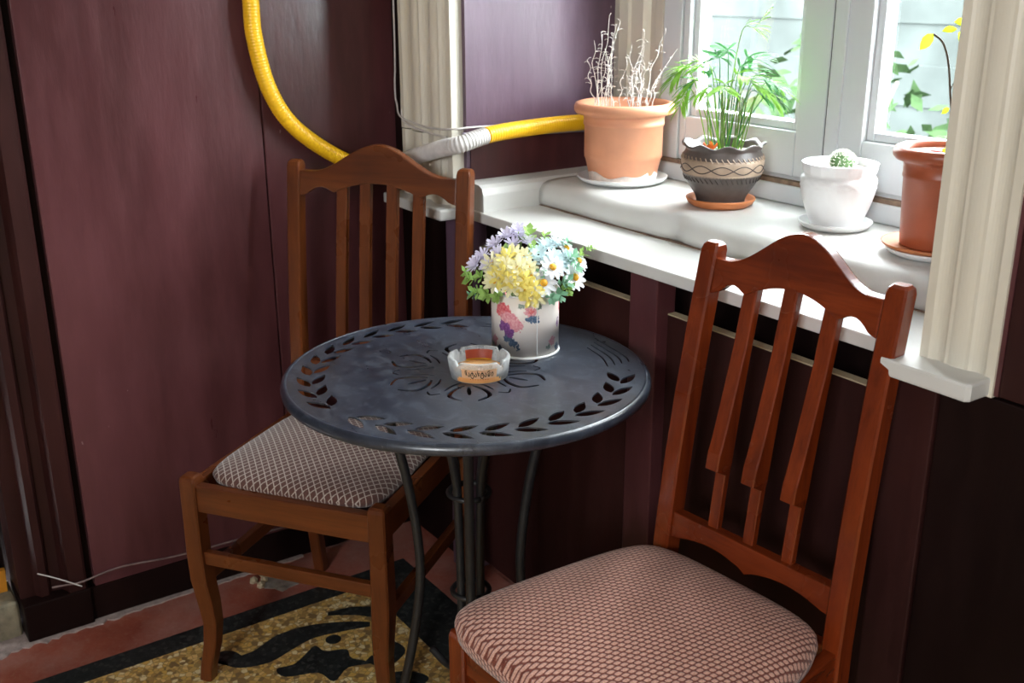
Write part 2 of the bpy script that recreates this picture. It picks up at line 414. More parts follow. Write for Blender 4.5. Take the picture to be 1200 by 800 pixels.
def ribbon(P, widths):
    c = [Vector((p[0], p[1], 0)) for p in P]; pts = catmull(c, 6); n = len(pts); L, Rr = [], []
    for i, p in enumerate(pts):
        t = (pts[min(i+1, n-1)]-pts[max(i-1, 0)]).normalized(); s = Vector((-t.y, t.x, 0))
        u = i/(n-1)*(len(widths)-1); k = min(int(u), len(widths)-2); wd = widths[k]*(1-(u-k))+widths[k+1]*(u-k)
        L.append((p+s*wd)[:2]); Rr.append((p-s*wd)[:2])
    return L + Rr[::-1]
scroll_main = ribbon([(.262, -.640), (.285, -.628), (.292, -.600), (.325, -.590), (.335, -.540), (.315, -.480), (.312, -.420), (.335, -.350), (.36, -.30)], [.016, .020, .016, .021, .030, .034, .026, .018, .008])
def disc(cx, cy, r, n=20): return [(cx+r*math.cos(2*PI*k/n), cy+r*math.sin(2*PI*k/n)) for k in range(n)]
star = smooth_closed([(.365, -.435), (.395, -.425), (.415, -.385), (.45, -.39), (.49, -.36), (.475, -.41), (.50, -.455), (.455, -.47), (.43, -.53), (.395, -.535), (.40, -.50), (.385, -.47)], 4)
trefoil = smooth_closed([(.56, -.31), (.60, -.29), (.62, -.32), (.66, -.33), (.63, -.36), (.61, -.40), (.585, -.37), (.54, -.36)], 4)
fork = ribbon([(.27, -.36), (.29, -.31), (.32, -.275), (.37, -.262)], [.006, .017, .020, .006])
for shape in (scroll_main, star, trefoil, fork, disc(.366, -.392, .017), disc(.262, -.628, .016), ribbon([(.44, -.30), (.48, -.30), (.50, -.34), (.47, -.36)], [.008, .020, .018, .010])):
    floor_piece('scroll_inlay', shape, 0, .0006, 'dark_terrazzo')
def blotch(cx, cy, rx, ry, n=26, seed=1, j=.35):
    rr = random.Random(seed); return smooth_closed([(cx+rx*math.cos(2*PI*k/n)*(1+rr.uniform(-j, j)), cy+ry*math.sin(2*PI*k/n)*(1+rr.uniform(-j, j))) for k in range(n)], 2)
floor_piece('worn_patch', blotch(.075, -.385, .047, .05, 14, 3, .22), 0, .0016, 'grey_plaster')
# crumbling white line where wall meets floor
rr = random.Random(4); pts = [(0.0, -.935), (0.0, -.30)]
edge = []
for k in range(60):
    y = -.30 - .70*k/59; edge.append((.006+.022*max(0, (k-25)/34)*rr.uniform(.4, 1.2)+rr.uniform(0, .006), y))
floor_piece('plaster_residue', [(-.01, -.30)]+edge+[(-.06, -1.0), (-.06, -.936), (-.001, -.936)], 0, .004, 'white_residue')
rb = bmesh.new()
for k in range(9):
    c = Vector((.045+rr.uniform(-.02, .03), -.435+rr.uniform(-.02, .02), .004)); bmesh.ops.create_icosphere(rb, subdivisions=1, radius=rr.uniform(.004, .012), matrix=Matrix.Translation(c))
ob = fin('mortar_crumbs', rb, 'cream_edge', floor); ob['kind'] = 'stuff'
struct(box('ceiling', -.3, XR+.1, YF-.1, .5, ZC, ZC+.1, 'ceiling_white'))

# left wall: painted boards, skirting, pilaster
wl = struct(box('wall_left', -.14, -.022, -.80, .12, 0, ZC, 'dark_paint'))
box('wall_board', -.022, 0, -.787, -.3185, .086, ZC-.01, 'purple_paint', wl, .0025)
box('wall_board', -.022, 0, -.3155, .018, .086, ZC-.01, 'purple_paint', wl, .0025)
struct(box('baseboard_left', -.022, -.004, -.80, .018, 0, .083, 'dark_paint', None, .003))
tr = struct(prism('trim_1', [(-.14, -.802), (-.004, -.802), (.004, -.808), (.004, -.840), (-.012, -.846), (-.024, -.852), (-.028, -.872), (-.014, -.880), (-.014, -.895), (-.03, -.905), (-.03, -.935), (-.14, -.935)], 'Z', .09, ZC, 'trim_dark_paint', None, 0))
struct(box('trim_2', -.14, .008, -.937, -.799, 0, .09, 'dark_paint', None, .004))
d1 = struct(empty('door_1', (-.16, -1.4, 0)))
box('door_slab', -.02, .02, -.46, .46, .10, 2.2, 'dark_paint', d1, .003)
box('door_panel', .02, .03, -.36, .36, .25, 1.0, 'dark_paint', d1, .004); box('door_panel', .02, .03, -.36, .36, 1.15, 1.95, 'dark_paint', d1, .004)
struct(box('wall_left_far', -.26, -.022, YF, -1.88, 0, ZC, 'room_wall')); struct(box('wall_left_lintel', -.26, -.05, -1.88, -.935, 2.2, ZC, 'room_wall'))
struct(box('wall_left_seal', -.30, -.182, -1.9, -.80, -.05, 2.3, 'dark_paint'))  # unseen block, filled solid behind the door to stop light leaking in
tag(box('threshold_stone', -.15, -.030, -1.20, -.940, -.004, .088, 'stone_block', None, .012, 3), 'rough grey stone threshold block at the foot of the dark door frame', 'stone')
yb = prism('yellow_strip', [(-1.15, .089), (-.951, .089), (-.949, .140), (-1.15, .150)], 'X', -.10, -.085, 'yellow_board')
tag(yb, 'short yellow board standing upright on the stone threshold', 'board')

# window wall
XL, XRV = .300, 1.447
wb = struct(empty('wall_back', (0, 0, 0)))
box('wall_pier', -.14, XL-.012, .018, .47, 0, ZC, 'dark_paint', wb)
box('wall_pier', XL-.012, XL, .43, .47, .93, ZC, 'ceiling_white', wb); box('wall_pier', XL-.012, XL, .06, .47, 0, .93, 'dark_paint', wb)
box('reveal_lining', XL-.012, XL, .012, .43, .93, 2.02, 'reveal_paint', wb)
box('wall_pier', 1.40, XR, .004, .47, 0, .885, 'dark_paint', wb); box('wall_pier', XRV, XR, .004, .47, .885, ZC, 'dark_paint', wb)
box('lintel', XL, XRV, .004, .47, 2.02, ZC, 'ceiling_white', wb)
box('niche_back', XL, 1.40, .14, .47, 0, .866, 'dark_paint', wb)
box('reveal_base', XL, XL+.003, .020, .405, .944, 1.030, 'purple_paint', wb, .001)
box('corner_strip', 0, .068, .006, .018, .89, ZC-.01, 'dark_paint', wb)
# boards right of the niche
box('wall_board', 1.402, 1.474, -.012, .004, .02, .862, 'trim_dark_paint', wb, .003)
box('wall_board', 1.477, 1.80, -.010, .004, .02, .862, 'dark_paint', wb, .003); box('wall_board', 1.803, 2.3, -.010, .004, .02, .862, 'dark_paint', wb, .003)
box('wall_board', 1.556, 1.80, -.012, .004, .866, ZC-.01, 'trim_dark_paint', wb, .003)
box('wall_board', 1.803, 2.3, -.012, .004, .866, ZC-.01, 'trim_dark_paint', wb, .003)
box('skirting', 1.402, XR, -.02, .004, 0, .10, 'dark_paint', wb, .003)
# niche panelling below the sill
nich = struct(empty('trim_3', (0, 0, 0)))
for x0, x1 in ((XL+.001, .8335), (.9065, 1.399)):
    box('niche_board', x0, x1, .040, .058, .02, .797, 'trim_dark_paint', nich, .0015)
    box('raw_edge', x0, x1, .0402, .0578, .7965, .799, 'cream_edge', nich)
box('niche_post', .834, .906, .014, .058, .0, .866, 'purple_paint', nich, .003)
box('side_post', .238, XL, -.008, .06, 0, .862, 'reveal_paint', nich, .003)

# sill
sill = struct(empty('trim_4', (0, 0, 0)))
bm = bmesh.new(); add_box(bm, XL+.002, 1.445, 0, .42, .867, .889, .003); fin('sill_board', bm, 'white_sill', sill)
def bumpy_slab():
    # rounded, hand-plastered slab: profile in (y,z), swept along x
    prof = [(.155, .889), (.150, .893), (.148, .905), (.150, .922), (.158, .934), (.172, .940), (.20, .9425), (.30, .943), (.42, .943), (.42, .889)]
    bm = bmesh.new(); rings = []; N = 60; r = random.Random(12)
    for i in range(N+1):
        x = .372 + (1.444-.372)*i/N; d = .0015*math.sin(i*.35)+r.uniform(-.0005, .0005)
        if 0.36 < i/N < .42: d += .010*math.sin((i/N-.36)/.06*PI)
        rings.append([bm.verts.new((x, y+(d if j < 5 else 0), z+(r.uniform(-.0002, .0002) if 4 < j < 8 else 0))) for j, (y, z) in enumerate(prof)])
    n = len(prof)
    for a, b in zip(rings, rings[1:]):
        for k in range(n): bm.faces.new((a[k], a[(k+1) % n], b[(k+1) % n], b[k]))
    bm.faces.new(rings[0]); bm.faces.new(rings[-1][::-1]); return bm
fin('sill_slab', bumpy_slab(), 'white_sill', sill, True)
prism('sill_joint', [(.374+1.068*k/40, .1475+.0012*math.sin(k*1.3)) for k in range(41)]+[(1.442, .16), (.374, .16)], 'Z', .8885, .8905, 'brown_putty', sill)
prism('sill_kerb', [(XL+.001, .889), (.372, .889), (.371, .925), (.366, .938), (.354, .944), (XL+.001, .946)], 'Y', .006, .42, 'white_sill', sill)
box('window_ledge', XL+.001, 1.446, .386, .45, .943, .978, 'white_frame', sill, .003)
box('putty_line', XL+.001, 1.446, .390, .45, .978, .986, 'brown_putty', sill)
def sill_ear(x0, x1, y0, y1): return box('sill_ear', x0, x1, y0, y1, .864, .888, 'white_sill', sill, .005, 3)
sill_ear(.04, .296, -.055, .018)
prism('sill_ear', [(1.412, -.055), (1.418, -.060), (1.541, -.060), (1.546, -.054), (1.546, .003), (1.412, .003)], 'Z', .865, .889, 'white_sill', sill, .004)

# fluted casings
def fluted(x0, x1, n, depth, yb=.004):
    pts = [(x0, yb), (x0, -.016)]
    wd = (x1-x0-.02)/n
    for i in range(n):
        a = x0+.010+i*wd
        for k in range(7):
            u = k/6; pts.append((a+wd*(.08+.84*u), -.016+depth*math.sin(PI*u)**.8*(1 if i % 2 == 0 else -.45)))
    pts += [(x1, -.016), (x1, yb)]; return pts
cas = struct(prism('trim_5', fluted(.070, .2865, 5, .008, .018), 'Z', 1.036, ZC-.01, 'white_casing'))
c2 = prism('casing_base', fluted(.072, .288, 5, .008, .018), 'Z', .888, 1.034, 'white_casing', cas)
cas2 = struct(prism('trim_6', fluted(1.444, 1.550, 3, .0035), 'Z', .864, ZC-.01, 'white_casing'))
box('chipped_edge', 1.550, 1.556, -.012, .004, .866, ZC-.01, 'purple_paint', cas2)

# window: side mouldings, fixed frame, two casements
win = struct(empty('window_1', (0, 0, 0)))
YW = .400
prism('side_moulding', [(XL, .44), (XL, .408), (.325, .400), (.352, .402), (.356, .408), (.398, .406), (.404, .399), (.416, .412), (.440, .404), (.466, .400), (.471, .414), (.474, .44)], 'Z', .986, 2.02, 'white_casing', win)
box('side_moulding', 1.39, XRV, YW, .44, .986, 2.02, 'white_frame', win, .003)
box('fixed_frame', .474, .529, YW-.004, .46, .986, 2.02, 'white_frame', win, .003); box('fixed_frame', 1.335, 1.39, YW-.004, .46, .986, 2.02, 'white_frame', win, .003)
box('fixed_frame', .529, 1.335, YW-.004, .46, 1.95, 2.02, 'white_frame', win, .003)
box('fixed_frame', .529, 1.335, YW+.006, .46, .986, .992, 'white_frame', win)
def casement(x0, x1, gx0, gx1, zb=1.09, zt=1.86):
    c = empty('casement'); c.parent = win
    y0, y1 = YW, .45
    box('stile', x0, gx0-.0121, y0, y1, .993, 1.948, 'white_frame', c, .004); box('stile', gx1+.012, x1, y0, y1, .993, 1.948, 'white_frame', c, .004)
    box('rail', gx0-.012, gx1+.012, y0+.0005, y1, .993, zb-.012, 'white_frame', c, .003); box('rail', gx0-.012, gx1+.012, y0+.0005, y1, zt+.012, 1.948, 'white_frame', c, .003)
    for a in ((gx0-.012, gx0+.004, zb-.012, zt+.012), (gx1-.004, gx1+.012, zb-.012, zt+.012), (gx0+.004, gx1-.004, zb-.012, zb+.004), (gx0+.004, gx1-.004, zt-.004, zt+.012)):
        box('glazing_bead', a[0], a[1], y0+.012, y1-.006, a[2], a[3], 'white_frame', c, .003)
    box('pane', gx0-.004, gx1+.004, .428, .432, zb-.004, zt+.004, 'pane_glass', c)
    return c
casement(.531, .9138, .562, .836); casement(.9192, 1.333, 1.012, 1.285)
box('gap_shade_strip', .9138, .9192, .4025, .432, .993, 1.948, 'black_iron', win)  # black strip painted in for the shade of the gap between the casements
box('astragal', .9215, .950, YW-.006, YW, .993, 1.948, 'white_frame', win, .002)

# rest of the room behind the camera (with an unseen window added for fill light)
struct(box('wall_right', XR, XR+.1, YF, .47, 0, ZC, 'room_wall'))
wf = struct(empty('wall_front', (0, YF, 0)))
box('wall_pier', -.26, 3.1, -.1, 0, 0, ZC, 'room_wall', wf); box('wall_pier', 4.2, XR+.1, -.1, 0, 0, ZC, 'room_wall', wf)
box('wall_pier', 3.1, 4.2, -.1, 0, 0, 1.5, 'room_wall', wf); box('wall_pier', 3.1, 4.2, -.1, 0, 2.6, ZC, 'room_wall', wf)
w2 = struct(empty('fill_window', (3.65, YF-.05, 1.5)))
for x0, x1, z0, z1 in ((-.55, -.51, 0, 1.1), (.51, .55, 0, 1.1), (-.51, .51, 0, .04), (-.51, .51, 1.06, 1.1), (-.02, .02, .04, 1.06)):
    box('window_frame', x0, x1, -.02, .02, z0, z1, 'white_frame', w2, .003)

# ------------------------------------------------------------------ outdoors, seen through the panes
struct(box('ground', -9, 10, .62, 14, -.62, -.5, 'outdoor_ground'))
fence = empty('board_fence', (0, 4.2, -.5))
for k in range(9):
    box('board', -6, 7, -.03-.012*(k % 2), .03-.012*(k % 2), .02+k*.225, .02+k*.225+.232, 'outdoor_board', fence, .006)
for k in range(6):
    box('post', -5.6+k*2.3, -5.5+k*2.3, .03, .13, 0, 2.05, 'outdoor_board', fence)
tag(fence, 'weathered grey board fence outside the window', 'fence')
def shrub(x, y, h, wd, seed):
    r = random.Random(seed); e = empty('garden_shrub', (x, y, -.5))
    for k in range(4):
        a = r.uniform(0, 6.28); tube('stem', catmull([(0, 0, 0), (.05*math.cos(a), .05*math.sin(a), h*.4), (.2*wd*math.cos(a), .2*wd*math.sin(a), h*.8)], 4), lambda i: .016-.001*i, 'outdoor_trunk', e, 6)
    bm = bmesh.new()
    for k in range(420):
        u = r.uniform(0, 2*PI); v = r.random()**.5; zz = r.uniform(.15, 1)
        rad = wd*.5*math.sin(PI*min(.97, zz*.85+.1))*v
        c = Vector((rad*math.cos(u), rad*math.sin(u), h*zz)); s = r.uniform(.05, .09)
        d = Vector((r.gauss(0, 1), r.gauss(0, 1), r.gauss(0, .6))).normalized(); sd = d.orthogonal().normalized()
        vs_ = [bm.verts.new(c+q) for q in (-d*s, sd*s*.4, d*s, -sd*s*.4)]; bm.faces.new(vs_)
    f = fin('foliage', bm, 'outdoor_leaf', e, False, False); f['kind'] = 'stuff'; return e
tag(shrub(-1.3, 3.2, 1.7, 1.3, 1), 'leafy green shrub in front of the board fence, seen through the far pane', 'shrub')
tag(shrub(.55, 2.9, 1.35, 1.0, 2), 'leafy green shrub in front of the board fence, seen through the pane behind the cactus', 'shrub')

# ------------------------------------------------------------------ chairs
def crest_outline(half, n=40):
    def bell(t): return .5*(1+math.cos(PI*min(1, abs(t)/.86)))
    def top(t): return -.021+.060*bell(t)
    def bot(t):
        a = abs(t)
        if a < .56: return -.040-.024*(a/.56)**2
        s = (a-.56)/.44; return -.064+.012*math.sin(PI*min(1, s*1.25))-.010*s**2
    ts = [-1+2*k/n for k in range(n+1)]
    return [(half*t, bot(t)) for t in ts]+[(half*t, top(t)) for t in reversed(ts)]
def rail_outline(half, n=24):
    def bot(t):
        a = abs(t); return -.042+.013*math.sin(PI*min(1, a/.95)) if a > .04 else -.045
    ts = [-1+2*k/n for k in range(n+1)]
    return [(half*t, bot(t)) for t in ts]+[(half, 0), (-half, 0)]
def cushion(name, P, mat, parent, zb, th, crown, side, n=34):
    """P: back-left, back-right, front-right, front-left corners"""
    bm = bmesh.new(); g = []
    bl, br, fr, fl = [Vector((*p, 0)) for p in P]
    for j in range(n+1):
        row = []
        for i in range(n+1):
            u = -1+2*i/n; v = -1+2*j/n
            # denser towards the edge, rounded corner
            u = math.copysign(abs(u)**.75, u); v = math.copysign(abs(v)**.75, v)
            k = 1-.125*(abs(u)**4)*(abs(v)**4)
            uu, vv = u*k, v*k
            a = fl.lerp(fr, (uu+1)/2); b = bl.lerp(br, (uu+1)/2); p = a.lerp(b, (vv+1)/2)
            e = (max(0, 1-abs(u)**7)*max(0, 1-abs(v)**7))**.5
            z = zb+th*e+crown*(1-u*u)*(1-v*v)
            row.append(bm.verts.new((p.x, p.y, z)))
        g.append(row)
    for j in range(n):
        for i in range(n): bm.faces.new((g[j][i], g[j][i+1], g[j+1][i+1], g[j+1][i]))
    ring = [g[0][i] for i in range(n+1)]+[g[j][n] for j in range(1, n+1)]+[g[n][i] for i in range(n-1, -1, -1)]+[g[j][0] for j in range(n-1, 0, -1)]
    c = sum((v.co for v in ring), Vector())/len(ring)
    low = []
    for v in ring:
        d = (v.co-c); d.z = 0; low.append(bm.verts.new(v.co-d.normalized()*.004+Vector((0, 0, -side))))
    m = len(ring)
    for k in range(m): bm.faces.new((ring[k], low[k], low[(k+1) % m], ring[(k+1) % m]))
    bm.faces.new(low)
    return fin(name, bm, mat, parent, True)
def make_chair(name, loc, rz, W, fx, bx, tx, depth, lean, ztop, slats, slat_style, fabric, inset):
    root = empty(name, loc, rz)
    def yc(z):
        if z >= .45: u = (z-.45)/(ztop-.45); return depth+lean*(.55*u+.45*u*u)
        u = (.45-z)/.45; return depth+.035*u*u
    def bxz(z):
        if z < .45: return bx
        u = (z-.45)/(ztop-.45); return bx+(tx-bx)*u
    for s in (-1, 1):
        zs = [0, .1, .2, .3, .4, .47, .55, .65, .75, .85, ztop-.012, ztop-.004, ztop]
        rings = []
        for z in zs:
            hx, hy = .0155, .017
            if z < .3: hx *= .86; hy *= .86
            if z > .6: hy *= 1-.16*(z-.6)/.4
            if z == ztop-.004: hx -= .0015; hy -= .002
            if z == ztop: hx -= .005; hy -= .006
            rings.append((s*bxz(z), yc(z), z, hx, hy))
        sweep_post('back_leg', rings, W+'_Z', root)
    # front legs: straight above, swelling at the stretcher, then curved to the foot
    lt = .458 if inset else .474
    for s in (-1, 1):
        rings = []
        for z, off, h in ((0, .006, .0135), (.03, .003, .0135), (.08, -.006, .0145), (.13, -.010, .0155), (.18, -.007, .0175), (.23, -.002, .0185), (.29, 0, .0180), (.38, 0, .0175), (lt-.010, 0, .0175), (lt-.003, 0, .0155), (lt, 0, .011)):
            rings.append((s*(fx+off), .018-off*.8, z, h, h))
        sweep_post('front_leg', rings, W+'_Z', root)
    # seat rails
    zr0, zr1 = (.385, .440) if inset else (.410, .468)
    box('seat_rail', -fx+.0165, fx-.0165, .006, .028, zr0, zr1, W+'_X', root, .003)
    box('seat_rail', -bx+.014, bx-.014, depth-.010, depth+.010, zr0, zr1, W+'_X', root, .003)
    for s in (-1, 1):
        a = Vector((s*fx, .034)); b = Vector((s*bx, depth-.014)); t = .010
        prism('seat_rail', [(a.x-t, a.y), (a.x+t, a.y), (b.x+t, b.y), (b.x-t, b.y)], 'Z', zr0, zr1, W+'_Y', root, .002)
        prism('stretcher', [(a.x-.008, a.y), (a.x+.008, a.y), (b.x+.008, b.y+.008), (b.x-.008, b.y+.008)], 'Z', .215, .243, W+'_Y', root, .002)
    box('stretcher', -fx+.016, fx-.016, .010, .026, .268, .296, W+'_X', root, .003)
    # crest, lower rail and slats follow the lean of the back
    def leaned(name_, bm, mat):
        for v in bm.verts: v.co.y += yc(v.co.z)
        return fin(name_, bm, mat, root)
    half = tx-.0145
    bm = bmesh.new(); add_prism(bm, [(x, z+ztop) for x, z in crest_outline(half)], 'Y', -.011, .011, .003); leaned('crest_rail', bm, W+'_X')
    zl = .555; half = bxz(zl)-.0145
    bm = bmesh.new(); add_prism(bm, [(x, z+zl) for x, z in rail_outline(half)], 'Y', -.010, .010, .002); leaned('lower_rail', bm, W+'_X')
    for sx_t, sx_b in slats:
        bm = bmesh.new(); N = 30; hw = .0122; R = []
        zt_ = ztop-.036
        for k in range(N+1):
            u = k/N; z = zl-.004+(zt_-zl+.004)*u; x = sx_b+(sx_t-sx_b)*u; f_, bk = -.007, .007; ww = hw
            if slat_style == 'notched':
                if u < .26: f_, bk, ww = -.002, .009, hw*.80
                elif u < .33: f_ = -.026
                elif u < .75: f_ = -.026+.019*((u-.33)/.42)**.7
            R.append([bm.verts.new((x+a, b, z)) for a, b in ((-ww, f_+.002), (-ww+.002, f_), (ww-.002, f_), (ww, f_+.002), (ww, bk), (-ww, bk))])
        for a, b in zip(R, R[1:]):
            for k in range(6): bm.faces.new((a[k], a[(k+1) % 6], b[(k+1) % 6], b[k]))
        bm.faces.new(R[0]); bm.faces.new(R[-1][::-1])
        leaned('slat', bm, W+'_Z')
    if inset:
        q = fx-.018
        cushion('seat_cushion', [(-bx+.016, depth-.02), (bx-.016, depth-.02), (q+.012, .022), (-q-.012, .022)], fabric, root, .446, .016, .016, .010)
    else:
        cushion('seat_cushion', [(-bx-.030, depth-.004), (bx+.006, depth-.004), (fx+.026, -.016), (-fx-.042, -.016)], fabric, root, .486, .022, .016, .022)
    return root
lc = make_chair('dining_chair', (.515, -.549, 0), math.radians(36), 'walnut', .200, .196, .195, .430, .045, .990, [(-.082, -.090), (-.028, -.032), (.034, .030), (.094, .090)], 'plain', 'diamond_weave', True)
tag(lc, 'brown wooden chair with four back slats and a diamond-patterned seat, in the corner', 'chair')
rc = make_chair('dining_chair', (1.300, -.508, 0), math.radians(5), 'mahogany', .200, .163, .156, .395, .075, .980, [(-.072, -.075), (-.004, -.008), (.066, .062)], 'notched', 'row_weave', False)
tag(rc, 'reddish wooden chair with three notched back slats and a pink and red woven seat', 'chair')

# ------------------------------------------------------------------ bistro table
TX, TY, TZ = .833, -.330, .75
table = empty('bistro_table', (TX, TY, 0))
tag(table, 'round black metal bistro table with leaf and flower cutouts', 'table')
def tabletop():
    cu = bpy.data.curves.new('tabletop_curve', 'CURVE'); cu.dimensions = '2D'; cu.fill_mode = 'BOTH'; cu.extrude = .0012
    def spl(pts):
        s = cu.splines.new('POLY'); s.points.add(len(pts)-1); s.use_cyclic_u = True
        for p, q in zip(s.points, pts): p.co = (q[0], q[1], 0, 1)
    spl([(.291*math.cos(2*PI*k/120), .291*math.sin(2*PI*k/120)) for k in range(120)])
    def P(r, d): a = math.radians(d); return Vector((r*math.cos(a), r*math.sin(a)))
    def leaf(base, tip, wd):
        d = tip-base; L = d.length; d.normalize(); s = Vector((-d.y, d.x)); up, dn = [], []
        for k in range(9):
            u = k/8; h = wd*math.sin(PI*u**.8)**.85
            up.append(base+d*L*u+s*h); dn.append(base+d*L*u-s*h)
        return up+dn[-2:0:-1]
    def slot(pts, wd):
        c = catmull([(p.x, p.y, 0) for p in pts], 6); n = len(c); a, b = [], []
        for i, p in enumerate(c):
            t = (c[min(i+1, n-1)]-c[max(i-1, 0)]).normalized(); s = Vector((-t.y, t.x, 0)); h = wd*(math.sin(PI*(.08+.84*i/(n-1)))**.6)
            a.append((p+s*h)[:2]); b.append((p-s*h)[:2])
        return a+b[::-1]
    ax = -80.0
    for sg in (-1, 1):
        for k in range(11):
            d0 = 5+k*11.6
            spl(leaf(P(.2535, ax+sg*d0), P(.2735, ax+sg*(d0+10.2)), .0084))
            spl(leaf(P(.2480, ax+sg*(d0+2.0)), P(.2290, ax+sg*(d0+12.2)), .0084))
        for j, r in enumerate((.232, .245, .258, .271)):
            spl(slot([P(r, ax+sg*(139+j*1.5)), P(r+.001, ax+sg*150), P(r, ax+sg*(164+j*2))], .0016))
    for k in range(6):
        a = -30+60*k
        for sg in (-1, 1):
            spl(slot([P(.070, a+sg*5), P(.092, a+sg*15), P(.118, a+sg*15), P(.135, a+sg*5)], .0037))
            spl(slot([P(.056, a+sg*10), P(.074, a+sg*20), P(.098, a+sg*23)], .0022))
        spl(slot([P(.076, a), P(.092, a), P(.110, a)], .0036))
        spl(slot([P(.110, a+24), P(.120, a+30), P(.110, a+36)], .0020))
    o = bpy.data.objects.new('tmp_top', cu); COL.objects.link(o); bpy.context.view_layer.update()
    me = bpy.data.meshes.new_from_object(o.evaluated_get(bpy.context.evaluated_depsgraph_get()))
    bpy.data.objects.remove(o); bpy.data.curves.remove(cu)
    t = link('table_top', me, 'black_metal_top', table); t.location = (0, 0, TZ-.0012)
tabletop()
lathe('rim', [(.289, TZ), (.293, TZ+.0002), (.2975, TZ-.003), (.2995, TZ-.009), (.2985, TZ-.015), (.295, TZ-.0175), (.292, TZ-.016), (.2905, TZ-.004), (.289, TZ-.0028)], 'black_metal_top', table, 96, closed=True)
for k in range(4):
    a = math.radians(-122+90*k); ca, sa = math.cos(a), math.sin(a)
    prof = [(.150, TZ-.006), (.128, .66), (.105, .56), (.090, .45), (.088, .36), (.104, .24), (.130, .12), (.160, .012)]
    tube('leg', catmull([(r*ca, r*sa, z) for r, z in prof], 7), .0085, 'black_iron', table, 10)
    prof2 = [(.090, TZ-.006), (.055, .66), (.032, .57), (.026, .48), (.024, .36), (.026, .26), (.050, .16), (.105, .17)]
    a2 = a+math.radians(45); tube('inner_scroll', catmull([(r*math.cos(a2), r*math.sin(a2), z) for r, z in prof2], 7), .0075, 'black_iron', table, 10)
    bm = bmesh.new(); bmesh.ops.create_cone(bm, cap_ends=True, segments=12, radius1=.013, radius2=.010, depth=.012, matrix=Matrix.Translation((.160*ca, .160*sa, .006))); fin('foot', bm, 'black_iron', table)
for z, r in ((.53, .0345), (.34, .032)):
    tube('collar', [(r*math.cos(2*PI*k/24), r*math.sin(2*PI*k/24), z) for k in range(25)], .005, 'black_iron', table, 8)
for z, r in ((TZ-.010, .150),):
    tube('brace_ring', [(r*math.cos(2*PI*k/40), r*math.sin(2*PI*k/40), z) for k in range(41)], .005, 'black_iron', table, 8)

# ------------------------------------------------------------------ ashtray
ash = empty('ashtray', (.858, -.322, TZ))
tag(ash, 'round glass ashtray with orange label and dark lettering on the black table', 'ashtray')
def notch(th, i):
    if i in (2, 3, 4):
        for c in (.217, 1.788, 3.359, 4.929):
            d = abs((th-c+PI) % (2*PI)-PI)
            if d < .11: return (0, -.008*(1-d/.11)**.5)
    return (0, 0)
lathe('glass_bowl', [(0, 0), (.047, 0), (.0505, .030), (.0490, .0325), (.0440, .0325), (.0405, .010), (0, .008)], 'frosted_glass', ash, 96, notch)
lathe('orange_base', [(0, .0084), (.039, .0086), (.0395, .0112), (.030, .0098), (0, .0094)], 'ash_orange', ash, 48)
def band(name, r0, r1, z0, z1, a0, a1, mat):
    bm = bmesh.new(); N = 20; A, B = [], []
    for k in range(N+1):
        a = a0+(a1-a0)*k/N; A.append(bm.verts.new((r0*math.cos(a), r0*math.sin(a), z0))); B.append(bm.verts.new((r1*math.cos(a), r1*math.sin(a), z1)))
    for k in range(N): bm.faces.new((A[k], A[k+1], B[k+1], B[k]))
    bmesh.ops.solidify(bm, geom=bm.faces[:], thickness=.0003)
    return fin(name, bm, mat, ash)
AF = math.atan2(-1.199+.322, 2.230-.858)
rz_ = lambda z: .0470+.0035*z/.030
band('label', rz_(.001)+.0002, rz_(.009)+.0002, .001, .009, AF-.80, AF+.80, 'ash_orange')
band('label', rz_(.009)+.0002, rz_(.024)+.0002, .009, .024, AF-.60, AF+.60, 'ash_peach')
band('label', .0400, .0432, .013, .0275, AF+PI-.55, AF+PI+.55, 'ash_red')
band('label', .0397, .0400, .0105, .0130, AF+PI-.55, AF+PI+.55, 'petal_gold')
def curved_text(body, size, zc, mat, r_off, aw):
    cu = bpy.data.curves.new('t', 'FONT'); cu.body = body; cu.size = size; cu.align_x = 'CENTER'; cu.align_y = 'CENTER'; cu.resolution_u = 3; cu.offset = .0003
    o = bpy.data.objects.new('t', cu); COL.objects.link(o); bpy.context.view_layer.update()
    me = bpy.data.meshes.new_from_object(o.evaluated_get(bpy.context.evaluated_depsgraph_get())); bpy.data.objects.remove(o); bpy.data.curves.remove(cu)
    xs = [v.co.x for v in me.vertices] or [0]; wd = max(1e-6, max(xs)-min(xs)); sc = aw/wd
    for v in me.vertices:
        x, y = v.co.x*sc, v.co.y; a = AF + x/.049; z = zc+y; r = rz_(z)+r_off
        v.co = (r*math.cos(a), r*math.sin(a), z)
    return link('lettering', me, mat, ash)
curved_text('ნატახტარი', .0130, .0165, 'print_black', .0007, .046)
curved_text('· · · · · · · ·', .006, .0075, 'ash_red', .0007, .030)

# ------------------------------------------------------------------ floral tin with bouquet
TP = (.800, -.190, TZ)
tin = empty('flower_tin', TP)
tag(tin, 'white tin can printed with pink roses, holding the flowers', 'tin')
lathe('tin_wall', [(.0575, .001), (.0578, .108), (.0565, .1085), (.0560, .004)], 'floral_tin', tin, 64, closed=True)
lathe('base_rim', [(0, 0), (.0592, 0), (.0598, .0015), (.0592, .0035), (.0576, .004), (.0558, .0042), (0, .004)], 'white_ceramic', tin, 64)
lathe('top_rim', [(.0580, .1065), (.0592, .1080), (.0584, .1098), (.0566, .1090)], 'white_ceramic', tin, 64, closed=True)
sd = math.atan2(-1.199+.19, 2.23-.8)+.35
tube('seam', [(.0581*math.cos(sd), .0581*math.sin(sd), z) for z in (.004, .05, .107)], .0007, 'white_ceramic', tin, 6)

